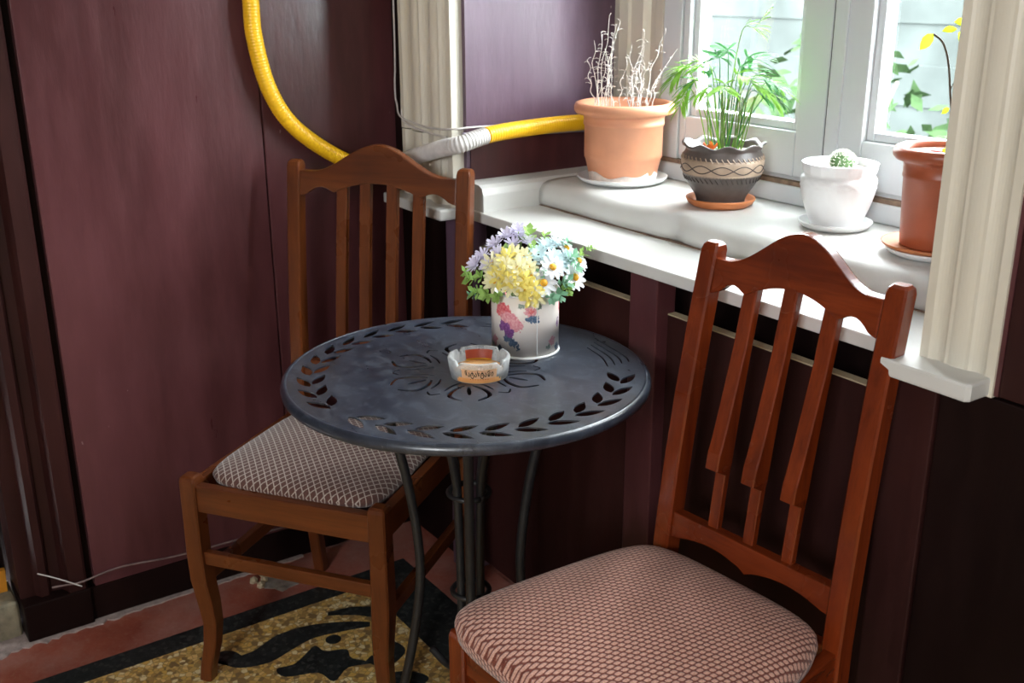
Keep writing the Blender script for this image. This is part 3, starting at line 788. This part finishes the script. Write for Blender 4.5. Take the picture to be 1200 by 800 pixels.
bq = empty('artificial_bouquet', (TP[0], TP[1], TZ+.005))
tag(bq, 'bouquet of yellow, white and lilac artificial flowers standing in the tin', 'flowers')
camdir = Vector((2.23-.8, -1.199+.19, .45)).normalized(); rightv = Vector((0.566, .824, 0))
def petal_ring(bm, n, L, wd, lift, tilt0=0, r0=.002, curl=.0, jitter=0, rnd=None):
    for k in range(n):
        a = 2*PI*k/n+tilt0+(rnd.uniform(-jitter, jitter) if rnd else 0); d = Vector((math.cos(a), math.sin(a), 0)); s = Vector((-d.y, d.x, 0))
        LL = L*(rnd.uniform(.85, 1.1) if rnd else 1)
        rows = []
        for u, w_ in ((0, .35), (.35, .8), (.7, 1.0), (1, .45)):
            z = lift*LL*u + curl*LL*u*u; c = d*(r0+LL*u)+Vector((0, 0, z))
            rows.append((bm.verts.new(c-s*wd*w_*.5), bm.verts.new(c+Vector((0, 0, -wd*.15*w_))), bm.verts.new(c+s*wd*w_*.5)))
        for q, r in zip(rows, rows[1:]):
            bm.faces.new((q[0], q[1], r[1], r[0])); bm.faces.new((q[1], q[2], r[2], r[1]))
def orient(o, loc, nrm, spin=0):
    o.location = loc; o.rotation_mode = 'QUATERNION'; o.rotation_quaternion = Vector(nrm).normalized().to_track_quat('Z', 'Y') @ Matrix.Rotation(spin, 4, 'Z').to_quaternion()
def blossom(kind, loc, nrm, size, r):
    bm = bmesh.new()
    if kind == 'daisy': petal_ring(bm, 11, size, size*.42, .08, r.random(), .003); petal_ring(bm, 9, size*.85, size*.4, .2, r.random(), .003); mat, eye = 'petal_white', size*.32
    elif kind == 'aqua': petal_ring(bm, 10, size, size*.36, .25, r.random(), .002); petal_ring(bm, 9, size*.7, size*.34, .7, r.random(), .002); mat, eye = 'petal_aqua', 0
    elif kind == 'lilac': petal_ring(bm, 9, size, size*.36, .45, r.random(), .001, 0, .15, r); petal_ring(bm, 7, size*.7, size*.36, 1.1, r.random(), .001); mat, eye = 'petal_lilac', 0
    elif kind == 'yellow': petal_ring(bm, 8, size, size*.38, .45, r.random(), .001, -.25, .15, r); petal_ring(bm, 6, size*.75, size*.34, 1.0, r.random(), .001, 0, .2, r); mat, eye = 'petal_yellow', size*.16
    else: petal_ring(bm, 8, size, size*.38, .5, r.random(), .001, -.2, .15, r); petal_ring(bm, 6, size*.7, size*.34, 1.1, r.random(), .001, 0, .2, r); mat, eye = 'petal_cream', size*.18
    o = fin(kind+'_blossom', bm, mat, bq, True, False); orient(o, loc, nrm, r.random()*6)
    if eye:
        bm = bmesh.new(); bmesh.ops.create_icosphere(bm, subdivisions=2, radius=eye); 
        for v in bm.verts: v.co.z = v.co.z*.55+eye*.35
        fin('flower_centre', bm, 'flower_eye' if kind == 'daisy' else 'petal_gold', o, True)
    base = Vector(loc); st = Vector((base.x*.3, base.y*.3, .03))
    tube('flower_stem', catmull([st, (st+base)*.5+Vector((0, 0, .01)), base-Vector(nrm).normalized()*.002], 4), .0011, 'green_stem', bq, 5)
    return o
r = random.Random(21)
def at(sx, up, fwd): return rightv*sx + Vector((camdir.x, camdir.y, 0)).normalized()*fwd + Vector((0, 0, up))
# (kind, sideways, height, towards the room, size)
spec = [('lilac', -.050, .176, -.01, .016), ('lilac', -.030, .188, -.02, .017), ('lilac', -.008, .186, -.03, .017), ('lilac', -.070, .158, .0, .016), ('lilac', -.083, .146, .01, .015), ('lilac', .005, .178, -.015, .015), ('lilac', -.062, .146, .02, .014), ('lilac', -.020, .176, -.01, .015),
        ('yellow', -.030, .160, .025, .020), ('cream', -.012, .150, .045, .021), ('yellow', -.040, .138, .050, .022), ('yellow', -.005, .134, .058, .021), ('cream', -.022, .124, .062, .020), ('yellow', .012, .120, .062, .020), ('cream', -.055, .152, .022, .019), ('cream', -.050, .128, .050, .020), ('cream', -.018, .164, .015, .019), ('yellow', .008, .108, .066, .019), ('cream', -.032, .150, .040, .019), ('cream', .005, .150, .040, .018), ('cream', .018, .108, .064, .017), ('yellow', -.002, .120, .066, .018),
        ('cream', -.018, .140, .052, .018), ('cream', -.045, .145, .036, .018), ('cream', -.052, .136, .040, .016), ('cream', -.003, .162, .02, .017), ('yellow', -.03, .132, .058, .017), ('cream', .010, .138, .050, .016), ('lilac', -.045, .165, .008, .014), ('lilac', -.012, .196, -.03, .014), ('aqua', .012, .158, .022, .015), ('aqua', .070, .155, .0, .016), ('daisy', .030, .128, .056, .021), ('daisy', .082, .130, .030, .021), ('daisy', .045, .150, .040, .020), ('daisy', .090, .148, -.01, .018), ('daisy', .070, .165, -.03, .018),
        ('aqua', .022, .164, .01, .018), ('aqua', .048, .160, .02, .018), ('aqua', .035, .172, -.015, .018), ('aqua', .060, .150, .015, .017), ('aqua', .055, .172, -.03, .016)]
for k, sx, up, fw, sz in spec:
    loc = at(sx, up, fw); nrm = (loc-Vector((0, 0, .09))).normalized()+camdir*.55
    blossom(k, loc, nrm, sz, r)
def sprig(loc, nrm, mat, L, n):
    bm = bmesh.new()
    for k in range(n):
        a = k*2.4+r.random(); lf = .25+.9*k/n; d = Vector((math.cos(a), math.sin(a), lf)).normalized(); s = d.cross(Vector((0, 0, 1))).normalized(); base = Vector((0, 0, L*.55*k/n))
        ln = L*r.uniform(.5, .75); wd = ln*.34; mid = base+d*ln*.55+Vector((0, 0, .001)); tip = base+d*ln
        v0 = bm.verts.new(base); v1 = bm.verts.new(mid-s*wd); v2 = bm.verts.new(tip); v3 = bm.verts.new(mid+s*wd); bm.faces.new((v0, v1, v2)); bm.faces.new((v0, v2, v3))
    o = fin('leaf_sprig', bm, mat, bq, True, False); orient(o, loc, nrm, 0); return o
for sx, up, fw, L, m in [(-.085, .128, .01, .026, 0), (-.076, .112, .022, .026, 0), (-.058, .112, .040, .026, 0), (-.092, .135, .0, .022, 0), (-.044, .110, .050, .022, 0), (.006, .190, -.02, .028, 0), (.012, .172, .0, .024, 0), (.070, .160, .0, .028, 1), (.085, .158, -.02, .026, 0), (.075, .145, .02, .026, 1), (.060, .130, .035, .028, 1), (.052, .112, .045, .024, 1), (.065, .118, .035, .024, 0), (.022, .142, .040, .022, 1), (.040, .110, .052, .022, 1), (.105, .168, -.03, .018, 0), (-.03, .170, .0, .02, 0), (.066, .178, -.03, .02, 1), (-.070, .136, .025, .022, 0), (-.085, .105, .02, .018, 1), (.03, .186, -.03, .02, 0)]:
    loc = at(sx, up, fw); sprig(loc-Vector((0, 0, .008)), (loc-Vector((0, 0, .10)))+camdir*.03, 'bouquet_leaf' if m == 0 else 'bouquet_leaf_blue', L, 9)

# ------------------------------------------------------------------ pots on the sill
ZS = .9432
def saucer(loc, R, h, mat, label, lip=.004):
    o = lathe('plant_saucer', [(0, 0), (R*.80, 0), (R*.93, h*.35), (R, h*.85), (R*1.0, h), (R-lip, h), (R*.90, h*.5), (R*.76, h*.28), (0, h*.26)], mat, None, 64)
    o.location = loc; return tag(o, label, 'saucer')
P1, P2, P3, P4 = (.488, .283), (.786, .275), (1.038, .300), (1.254, .270)
# 1: big pale terracotta pot with dry twigs
saucer((*P1, ZS), .0955, .014, 'white_ceramic', 'wide white saucer under the pale terracotta pot')
p1 = empty('potted_plant', (*P1, ZS+.0042)); p1.scale = (1.06, 1.06, 1.03); tag(p1, 'pale terracotta pot of dry leafless twigs on a white saucer', 'potted plant')
lathe('pot', [(0, 0), (.066, 0), (.0665, .004), (.0715, .030), (.0755, .046), (.0770, .048), (.0775, .056), (.0775, .112), (.0795, .113), (.0800, .119), (.0790, .121), (.0800, .132), (.0830, .134), (.0945, .136), (.0985, .141), (.0990, .149), (.0960, .156), (.0900, .158), (.0850, .156), (.0810, .148), (.0780, .134), (0, .130)], 'terracotta_pale', p1, 72)
def stain(th, i): return (0, .004*math.sin(th*3+1)+.003*math.sin(th*7)) if i in (2, 3) else (0, 0)
lathe('lime_stain', [(.0664, .0012), (.0669, .004), (.0702, .018), (.0694, .018), (.0658, .004), (.0655, .0012)], 'lime_scale', p1, 72, stain, closed=True)
lathe('soil', [(0, .1345), (.04, .135), (.0775, .1325), (.0775, .1302), (0, .1302)], 'soil', p1, 40)
r = random.Random(5)
def twig_path(base, hgt, lean, k=7, j=.006):
    pts = [Vector(base)]
    for i in range(1, k+1):
        u = i/k; pts.append(Vector(base)+Vector((lean[0]*u*u+r.gauss(0, j), lean[1]*u*u+r.gauss(0, j), 1.55*hgt*u)))
    return catmull(pts, 3)
for sx, hgt, ln, n_ in [(-.055, .095, -.008, 3), (-.050, .125, .012, 4), (-.042, .118, .022, 4), (-.036, .085, .0, 3), (-.028, .10, .004, 3), (-.012, .075, .01, 3), (.010, .105, .020, 3), (.015, .060, .004, 4), (.022, .088, .01, 4), (.026, .055, -.008, 4), (.034, .070, .012, 4), (.040, .105, .030, 3), (.046, .085, .04, 3), (.030, .045, 0, 4), (.018, .05, -.012, 4), (-.058, .07, -.014, 3), (-.046, .08, .006, 4), (-.033, .112, .010, 4), (-.024, .065, -.006, 4), (.004, .06, .012, 4), (.028, .075, .004, 4), (.036, .04, .01, 4), (.050, .06, .02, 3), (.012, .085, -.004, 4), (-.052, .105, .004, 4)]:
    b = rightv*sx + Vector((camdir.x, camdir.y, 0))*r.uniform(-.012, .025); pth = twig_path((b.x, b.y, .130), hgt, (rightv.x*ln*1.3, rightv.y*ln*1.3), 7, .0026)
    bm = bmesh.new(); add_tube(bm, pth, lambda i: .0011-.0006*i/len(pth), 5)
    for q in range(n_*3):
        i = r.randrange(6, len(pth)); d = Vector((r.gauss(0, 1), r.gauss(0, 1), r.uniform(-.3, .8))).normalized()*r.uniform(.006, .016)
        add_tube(bm, [pth[i], pth[i]+d*.6+Vector((0, 0, .002)), pth[i]+d], .0005, 4)
    fin('twig', bm, 'dry_twig', p1)
# 2: dark clay pot with a parlour palm
saucer((*P2, ZS), .0655, .016, 'terracotta_saucer', 'small orange terracotta saucer under the dark carved pot')
p2 = empty('potted_palm', (*P2, ZS+.0047)); p2.scale = (1, 1, 1.05); tag(p2, 'small feathery green palm in a dark carved clay pot', 'potted palm')
def wave(th, i):
    if i in (10, 11, 12, 13, 14): k = (.6, 1, 1, 1, .5)[i-10]; return (.0025*math.sin(th*9)*k, .0032*math.sin(th*9+1.1)*k)
    return (0, 0)
pot2p = [(0, 0), (.046, 0), (.0455, .006), (.048, .014), (.060, .032), (.0715, .050), (.0765, .062), (.0770, .078), (.0745, .088), (.0695, .096), (.0700, .1005), (.0765, .105), (.0770, .108), (.0720, .108), (.0655, .103), (.064, .092), (0, .088)]
pot = lathe('pot', pot2p, 'dark_clay', p2, 90, wave)
lathe('buff_band', [(.0732, .0545), (.0770, .0612), (.0777, .0700), (.0775, .0785), (.0760, .0835), (.0735, .0835), (.0735, .0545)], 'buff_clay', p2, 72, closed=True)
def rad2(z):
    for (r0, z0), (r1, z1) in zip(pot2p[1:], pot2p[2:]):
        if z0 <= z <= z1: return r0+(r1-r0)*(z-z0)/(z1-z0)
    return .07
for ph in (0, PI):
    bm = bmesh.new(); pts = []
    for k in range(181):
        th = 2*PI*k/180; z = .0685+.0068*math.sin(th*6+ph); rr_ = .0776-.00015*((z-.070)/.006)**2; pts.append((rr_*math.cos(th), rr_*math.sin(th), z))
    add_tube(bm, pts, .0010, 5, False); fin('braided_line', bm, 'clay_groove', p2, True)
for z0, z1, mt in ((.0815, .0885, 'buff_clay'), (.0440, .0520, 'clay_groove')):
    bm = bmesh.new()
    for k in range(46):
        th = 2*PI*k/46; th2 = th+.07
        add_tube(bm, [((rad2(z1)+.0004)*math.cos(th), (rad2(z1)+.0004)*math.sin(th), z1), ((rad2(z0)+.0012)*math.cos(th2), (rad2(z0)+.0012)*math.sin(th2), z0)], .0011, 4)
    fin('notch_row', bm, mt, p2)
lathe('soil', [(0, .093), (.035, .0945), (.0637, .0925), (.0637, .0885), (0, .0885)], 'pebble_soil', p2, 40)
bm = bmesh.new()
for k in range(5): petal_ring(bm, 3, .014, .008, .8+.1*k, k*1.1, .001)
o = fin('fallen_flower', bm, 'orange_petal', p2, True, False); q = rightv*(-.030)+Vector((camdir.x, camdir.y, 0))*.03; o.location = (q.x, q.y, .096)
r = random.Random(31)
def frond(base, tip, droop, nl, L, mat):
    base = Vector(base); tip = Vector(tip); mid = (base+tip)*.5+Vector((0, 0, .02)); 
    side = Vector((tip.x-base.x, tip.y-base.y, 0)); 
    top = tip; end = tip + (side.normalized() if side.length > 1e-4 else Vector((1, 0, 0)))*L*.8 + Vector((0, 0, -droop))
    pth = catmull([base, base.lerp(top, .5)+Vector((0, 0, .012)), top, top.lerp(end, .55)+Vector((0, 0, droop*.35)), end], 8); n = len(pth)
    bm = bmesh.new(); add_tube(bm, pth, lambda i: .0013-.0009*i/n, 5)
    start = int(n*.52)
    for k in range(nl):
        i = start+int((n-1-start)*k/(nl-1)); p = pth[i]; t = (pth[min(i+1, n-1)]-pth[max(i-1, 0)]).normalized()
        s = t.cross(Vector((0, 0, 1))).normalized(); u = k/(nl-1); ll = L*(.50+.55*math.sin(PI*(.2+.7*u)))*r.uniform(.85, 1.1)
        for sg in ((-1, 1) if k < nl-1 else (1,)):
            d = (t*.75+s*sg*(.75 if k < nl-1 else .05)+Vector((0, 0, r.uniform(.0, .30)))).normalized(); nrm = d.cross(s).normalized(); wv = d.cross(nrm).normalized(); wd = ll*.062
            rows = []
            for uu, ww in ((0, .15), (.3, .95), (.6, 1), (.85, .5)):
                c = p+d*ll*uu+Vector((0, 0, -ll*.28*uu*uu)); rows.append((bm.verts.new(c-wv*wd*ww), bm.verts.new(c+wv*wd*ww)))
            tipv = bm.verts.new(p+d*ll+Vector((0, 0, -ll*.30)))
            for a, b in zip(rows, rows[1:]): bm.faces.new((a[0], a[1], b[1], b[0]))
            bm.faces.new((rows[-1][0], rows[-1][1], tipv))
    return fin('frond', bm, mat, p2, False, False)
# (sideways, height, forward) of the frond tips
for sx, up, fw, L, dr in [(.022, .300, 0, .050, -.030), (-.050, .245, .0, .050, .012), (-.074, .236, .012, .044, .022), (-.034, .240, .01, .048, .0), (-.014, .250, -.01, .046, -.010), (.010, .225, .015, .048, .0), (.046, .222, .01, .050, .008), (.066, .208, .0, .050, .014), (-.052, .215, .018, .044, .018), (.030, .212, .022, .046, .008), (-.008, .210, .024, .044, .006), (.058, .195, .015, .045, .018), (-.050, .212, -.02, .045, .01), (.036, .250, -.02, .048, -.005), (-.02, .228, -.03, .048, .0), (-.066, .200, .015, .036, .026), (.05, .205, -.02, .042, .012), (-.030, .205, .02, .042, .014), (.020, .235, .0, .045, .0), (.072, .190, .005, .044, .018), (.002, .262, -.02, .044, -.008), (.040, .198, .02, .042, .014)]:
    b = rightv*(sx*.25+r.uniform(-.012, .012))+Vector((camdir.x, camdir.y, 0)).normalized()*(r.uniform(-.01, .02)); t_ = at(sx, up, fw)
    frond((b.x, b.y, .090), t_, dr, 10, L, r.choice(['palm_leaf', 'palm_leaf', 'palm_leaf_dark']))
for k in range(12):
    b = rightv*r.uniform(-.03, .03)+Vector((camdir.x, camdir.y, 0)).normalized()*r.uniform(-.005, .025); e = b*1.3+rightv*r.uniform(-.012, .015)
    tube('stem', catmull([(b.x, b.y, .088), ((b.x+e.x)/2, (b.y+e.y)/2, .125), (e.x, e.y, r.uniform(.165, .20))], 4), .0014, 'green_stem', p2, 5)
# 3: white pot with a cactus
saucer((*P3, ZS), .0630, .013, 'white_ceramic', 'small white saucer under the white ribbed pot')
p3 = empty('potted_cactus', (*P3, ZS+.0040)); tag(p3, 'small round cactus in a white ribbed pot', 'potted cactus')
def wv3(th, i): return (.0009*math.sin(th*22+i*1.9), .0014*math.sin(th*16+i*.4)) if 8 <= i <= 13 else ((.0022*max(0, math.sin(th*17)), 0) if 16 <= i <= 17 else (0, 0))
lathe('pot', [(0, 0), (.041, 0), (.042, .003), (.0465, .012), (.052, .026), (.0575, .042), (.0612, .056), (.0630, .066), (.0638, .070), (.0630, .0725), (.0640, .0755), (.0630, .0780), (.0635, .0810), (.0620, .0835), (.0605, .0865), (.0580, .0885), (.0590, .0930), (.0615, .1010), (.0635, .1070), (.0640, .1085), (.0620, .1095), (.0595, .1070), (.0575, .0960), (0, .0930)], 'white_ceramic', p3, 120, wv3)
lathe('soil', [(0, .098), (.03, .099), (.0576, .0975), (.0574, .0935), (0, .0935)], 'pebble_soil', p3, 40)
cc = at(.0, .111, .012); bm = bmesh.new(); NR = 16
for_ring = []
for j in range(13):
    ph = -PI/2+PI*j/12; ring = []
    for k in range(NR*2):
        th = 2*PI*k/(NR*2); rad = .0225*math.cos(ph)*(1+(.07 if k % 2 == 0 else -.07)); ring.append(bm.verts.new((rad*math.cos(th), rad*math.sin(th), .021*math.sin(ph))))
    for_ring.append(ring)
for a, b in zip(for_ring, for_ring[1:]):
    for k in range(NR*2): bm.faces.new((a[k], a[(k+1) % (NR*2)], b[(k+1) % (NR*2)], b[k]))
bmesh.ops.remove_doubles(bm, verts=bm.verts[:], dist=1e-5)
cb = fin('cactus_body', bm, 'cactus_green', p3, True); cb.location = cc; cb.scale = (.88, .88, .85)
bm = bmesh.new(); r = random.Random(2)
for j in range(2, 12):
    ph = -PI/2+PI*j/12
    for k in range(NR):
        th = 2*PI*k/NR; c = Vector((.0236*math.cos(ph)*math.cos(th), .0236*math.cos(ph)*math.sin(th), .0212*math.sin(ph))); nr = c.normalized()
        for q in range(5):
            d = (nr+Vector((r.gauss(0, .6), r.gauss(0, .6), r.gauss(0, .6)))).normalized()*.0055
            add_tube(bm, [c-nr*.001, c+d], .00035, 3)
sp_ = fin('cactus_spines', bm, 'cactus_spine', cb); sp_['kind'] = 'stuff'
# 4: reddish terracotta pot with a bare shoot
saucer((*P4, ZS), .0720, .012, 'white_ceramic', 'pale chipped saucer under the red brown plastic pot')
so = lathe('plant_saucer', [(0, 0), (.069, 0), (.0765, .004), (.078, .0075), (.0755, .0075), (.068, .003), (0, .0028)], 'terracotta_saucer', None, 64); so.location = (P4[0]-.001, P4[1]+.0, ZS+.0122)
tag(so, 'thin tan saucer lying on top of the pale saucer below the red brown pot', 'saucer')
p4 = empty('potted_plant', (*P4, ZS+.0152)); p4.scale = (1, 1, 1.05); tag(p4, 'red brown plastic pot with one thin leafy shoot', 'potted plant')
lathe('pot', [(0, 0), (.050, 0), (.0510, .003), (.0525, .030), (.0560, .100), (.0575, .1015), (.0575, .1065), (.0570, .1075), (.0580, .121), (.0590, .124), (.0700, .127), (.0745, .132), (.0750, .138), (.0720, .144), (.0670, .146), (.0630, .144), (.0600, .136), (.0580, .122), (0, .118)], 'terracotta_dark', p4, 72)
lathe('soil', [(0, .137), (.03, .139), (.0600, .1358), (.0578, .1195), (0, .1195)], 'pebble_soil', p4, 40)
b0 = at(.012, .125, .0)
stem = [b0, at(.008, .165, .0), at(-.002, .215, 0), at(-.012, .262, .002), at(-.024, .290, .003), at(-.040, .302, .004)]
tube('shoot', catmull(stem, 6), .0016, 'woody_stem', p4, 6)
tube('shoot', catmull([b0, at(.016, .175, .0), at(.024, .225, 0), at(.030, .26, 0)], 6), .0009, 'dry_twig', p4, 5)
def big_leaf(loc, d, L, wd, mat):
    d = Vector(d).normalized(); s = d.cross(camdir).normalized(); bm = bmesh.new(); rows = []
    for u, ww in ((0, .1), (.25, .8), (.55, 1), (.8, .65), (1, .05)):
        c = Vector(loc)+d*L*u-Vector((0, 0, L*.2*u*u)); rows.append([bm.verts.new(c+s*wd*ww*k+camdir*(-.002 if k == 0 else .001)) for k in (-1, 0, 1)])
    for a, b in zip(rows, rows[1:]):
        for k in (0, 1): bm.faces.new((a[k], a[k+1], b[k+1], b[k]))
    return fin('leaf', bm, mat, p4, True, False)
for loc, dd, L, wd in [(at(-.040, .302, .004), rightv*-1+Vector((0, 0, -.9)), .024, .008), (at(-.026, .306, .0), rightv*.9+Vector((0, 0, .3)), .022, .005), (at(-.002, .304, 0), rightv*.6+Vector((0, 0, -.6)), .022, .008), (at(-.010, .318, 0), rightv+Vector((0, 0, .1)), .022, .006), (at(.006, .318, -.005), rightv+Vector((0, 0, -.4)), .022, .007), (at(.002, .268, .0), rightv*.8+Vector((0, 0, -.3)), .020, .009), (at(.014, .268, .0), rightv+Vector((0, 0, .1)), .018, .008), (at(-.002, .200, .0), rightv*-1+Vector((0, 0, -.5)), .012, .004), (at(.006, .140, .026), rightv*.5+Vector((0, 0, .6)), .020, .008), (at(.000, .140, .028), rightv*-.8+Vector((0, 0, .5)), .018, .007)]:
    big_leaf(loc, dd, L, wd, 'lime_leaf')
tube('twig', catmull([at(-.004, .225, 0), at(.008, .262, 0), at(.004, .312, 0)], 4), .0008, 'woody_stem', p4, 5)
bm = bmesh.new(); bmesh.ops.create_uvsphere(bm, u_segments=16, v_segments=8, radius=.011)
for v in bm.verts: v.co.z *= .6
o = fin('red_bulb', bm, 'red_petal', p4, True); o.location = at(-.022, .139, .024)

# ------------------------------------------------------------------ hose and cables
HP = catmull([(.028, -.336, 2.2), (.028, -.335, 1.7), (.028, -.335, 1.45), (.028, -.333, 1.313), (.028, -.331, 1.238), (.030, -.308, 1.133), (.032, -.256, 1.049), (.036, -.150, .972), (.075, -.075, .952), (.150, -.042, .979), (.292, -.042, 1.018), (.345, -.030, 1.032), (.349, .045, 1.047), (.347, .176, 1.053), (.343, .295, 1.052), (.340, .385, 1.046)], 14)
# even resampling so that the corrugation is regular
def resample(P, step):
    out = [P[0].copy()]; acc = 0
    for a, b in zip(P, P[1:]):
        d = (b-a).length
        while acc+d >= step:
            t = (step-acc)/d; a = a.lerp(b, t); out.append(a.copy()); d = (b-a).length; acc = 0
        acc += d
    return out
HP = resample(HP, .0016); n = len(HP)
def near(p): return min(range(n), key=lambda i: (HP[i]-Vector(p)).length)
i1, i2 = near((.105, -.055, .962)), near((.349, .030, 1.045))
hose = empty('corrugated_hose', (.028, -.30, .95)); off = Vector((.028, -.30, .95))
tag(hose, 'yellow corrugated hose with a grey joint, hanging from above and lying over the sill', 'hose')
def hsec(name, a, b, mat, r0, amp):
    tube(name, [p-off for p in HP[a:b]], lambda i: r0+amp*math.sin((i+a)*PI/2*1.0), mat, hose, 16)
hsec('yellow_section', 0, i1, 'yellow_hose', .0172, .0004); hsec('grey_section', i1, i2, 'grey_hose', .0172, .0012); hsec('yellow_section', i2, n, 'yellow_hose', .0172, .0004)
tag(tube('cable', catmull([(.020, .002, 2.3), (.020, .002, 1.31), (.012, .002, 1.12), (.030, -.004, 1.082), (.075, -.020, 1.060), (.16, -.0205, 1.050), (.235, -.0205, 1.050), (.296, -.018, 1.056), (.307, .02, 1.058), (.304, .104, 1.055), (.304, .30, 1.046), (.304, .38, 1.04)], 8), .0022, 'white_cable', None, 8), 'thin pale cable running down the dark corner and across the white casing', 'cable')
tag(tube('cable', catmull([(.066, -.004, 2.3), (.066, -.004, 1.30), (.064, -.006, 1.18), (.066, -.012, 1.09), (.085, -.020, 1.054), (.13, -.0205, 1.043), (.20, -.0205, 1.038), (.27, -.0205, 1.036)], 8), .0022, 'white_cable', None, 8), 'thin pale cable down the left edge of the white casing', 'cable')
tag(tube('cable', catmull([(.304, .00, 1.045), (.305, .06, 1.040), (.305, .20, 1.032), (.305, .38, 1.026)], 8), .0035, 'lilac_cable', None, 8), 'lilac painted cable running along the purple window reveal under the hose', 'cable')
tag(tube('cable', catmull([(-.012, -.05, .098), (.003, -.30, .096), (.0035, -.42, .098), (.0035, -.60, .103), (.004, -.73, .117), (.010, -.815, .112), (.010, -.85, .116), (.010, -.876, .119)], 8), .0022, 'bent_wire', None, 8), 'reddish wire along the skirting of the left wall', 'cable')
tag(tube('wire_offcut', catmull([(.0110, -.90, .162), (.013, -.87, .143), (.0155, -.84, .122), (.0150, -.817, .104)], 6), .0014, 'white_cable', None, 6), 'short pale bent wire on the dark pilaster foot', 'wire')
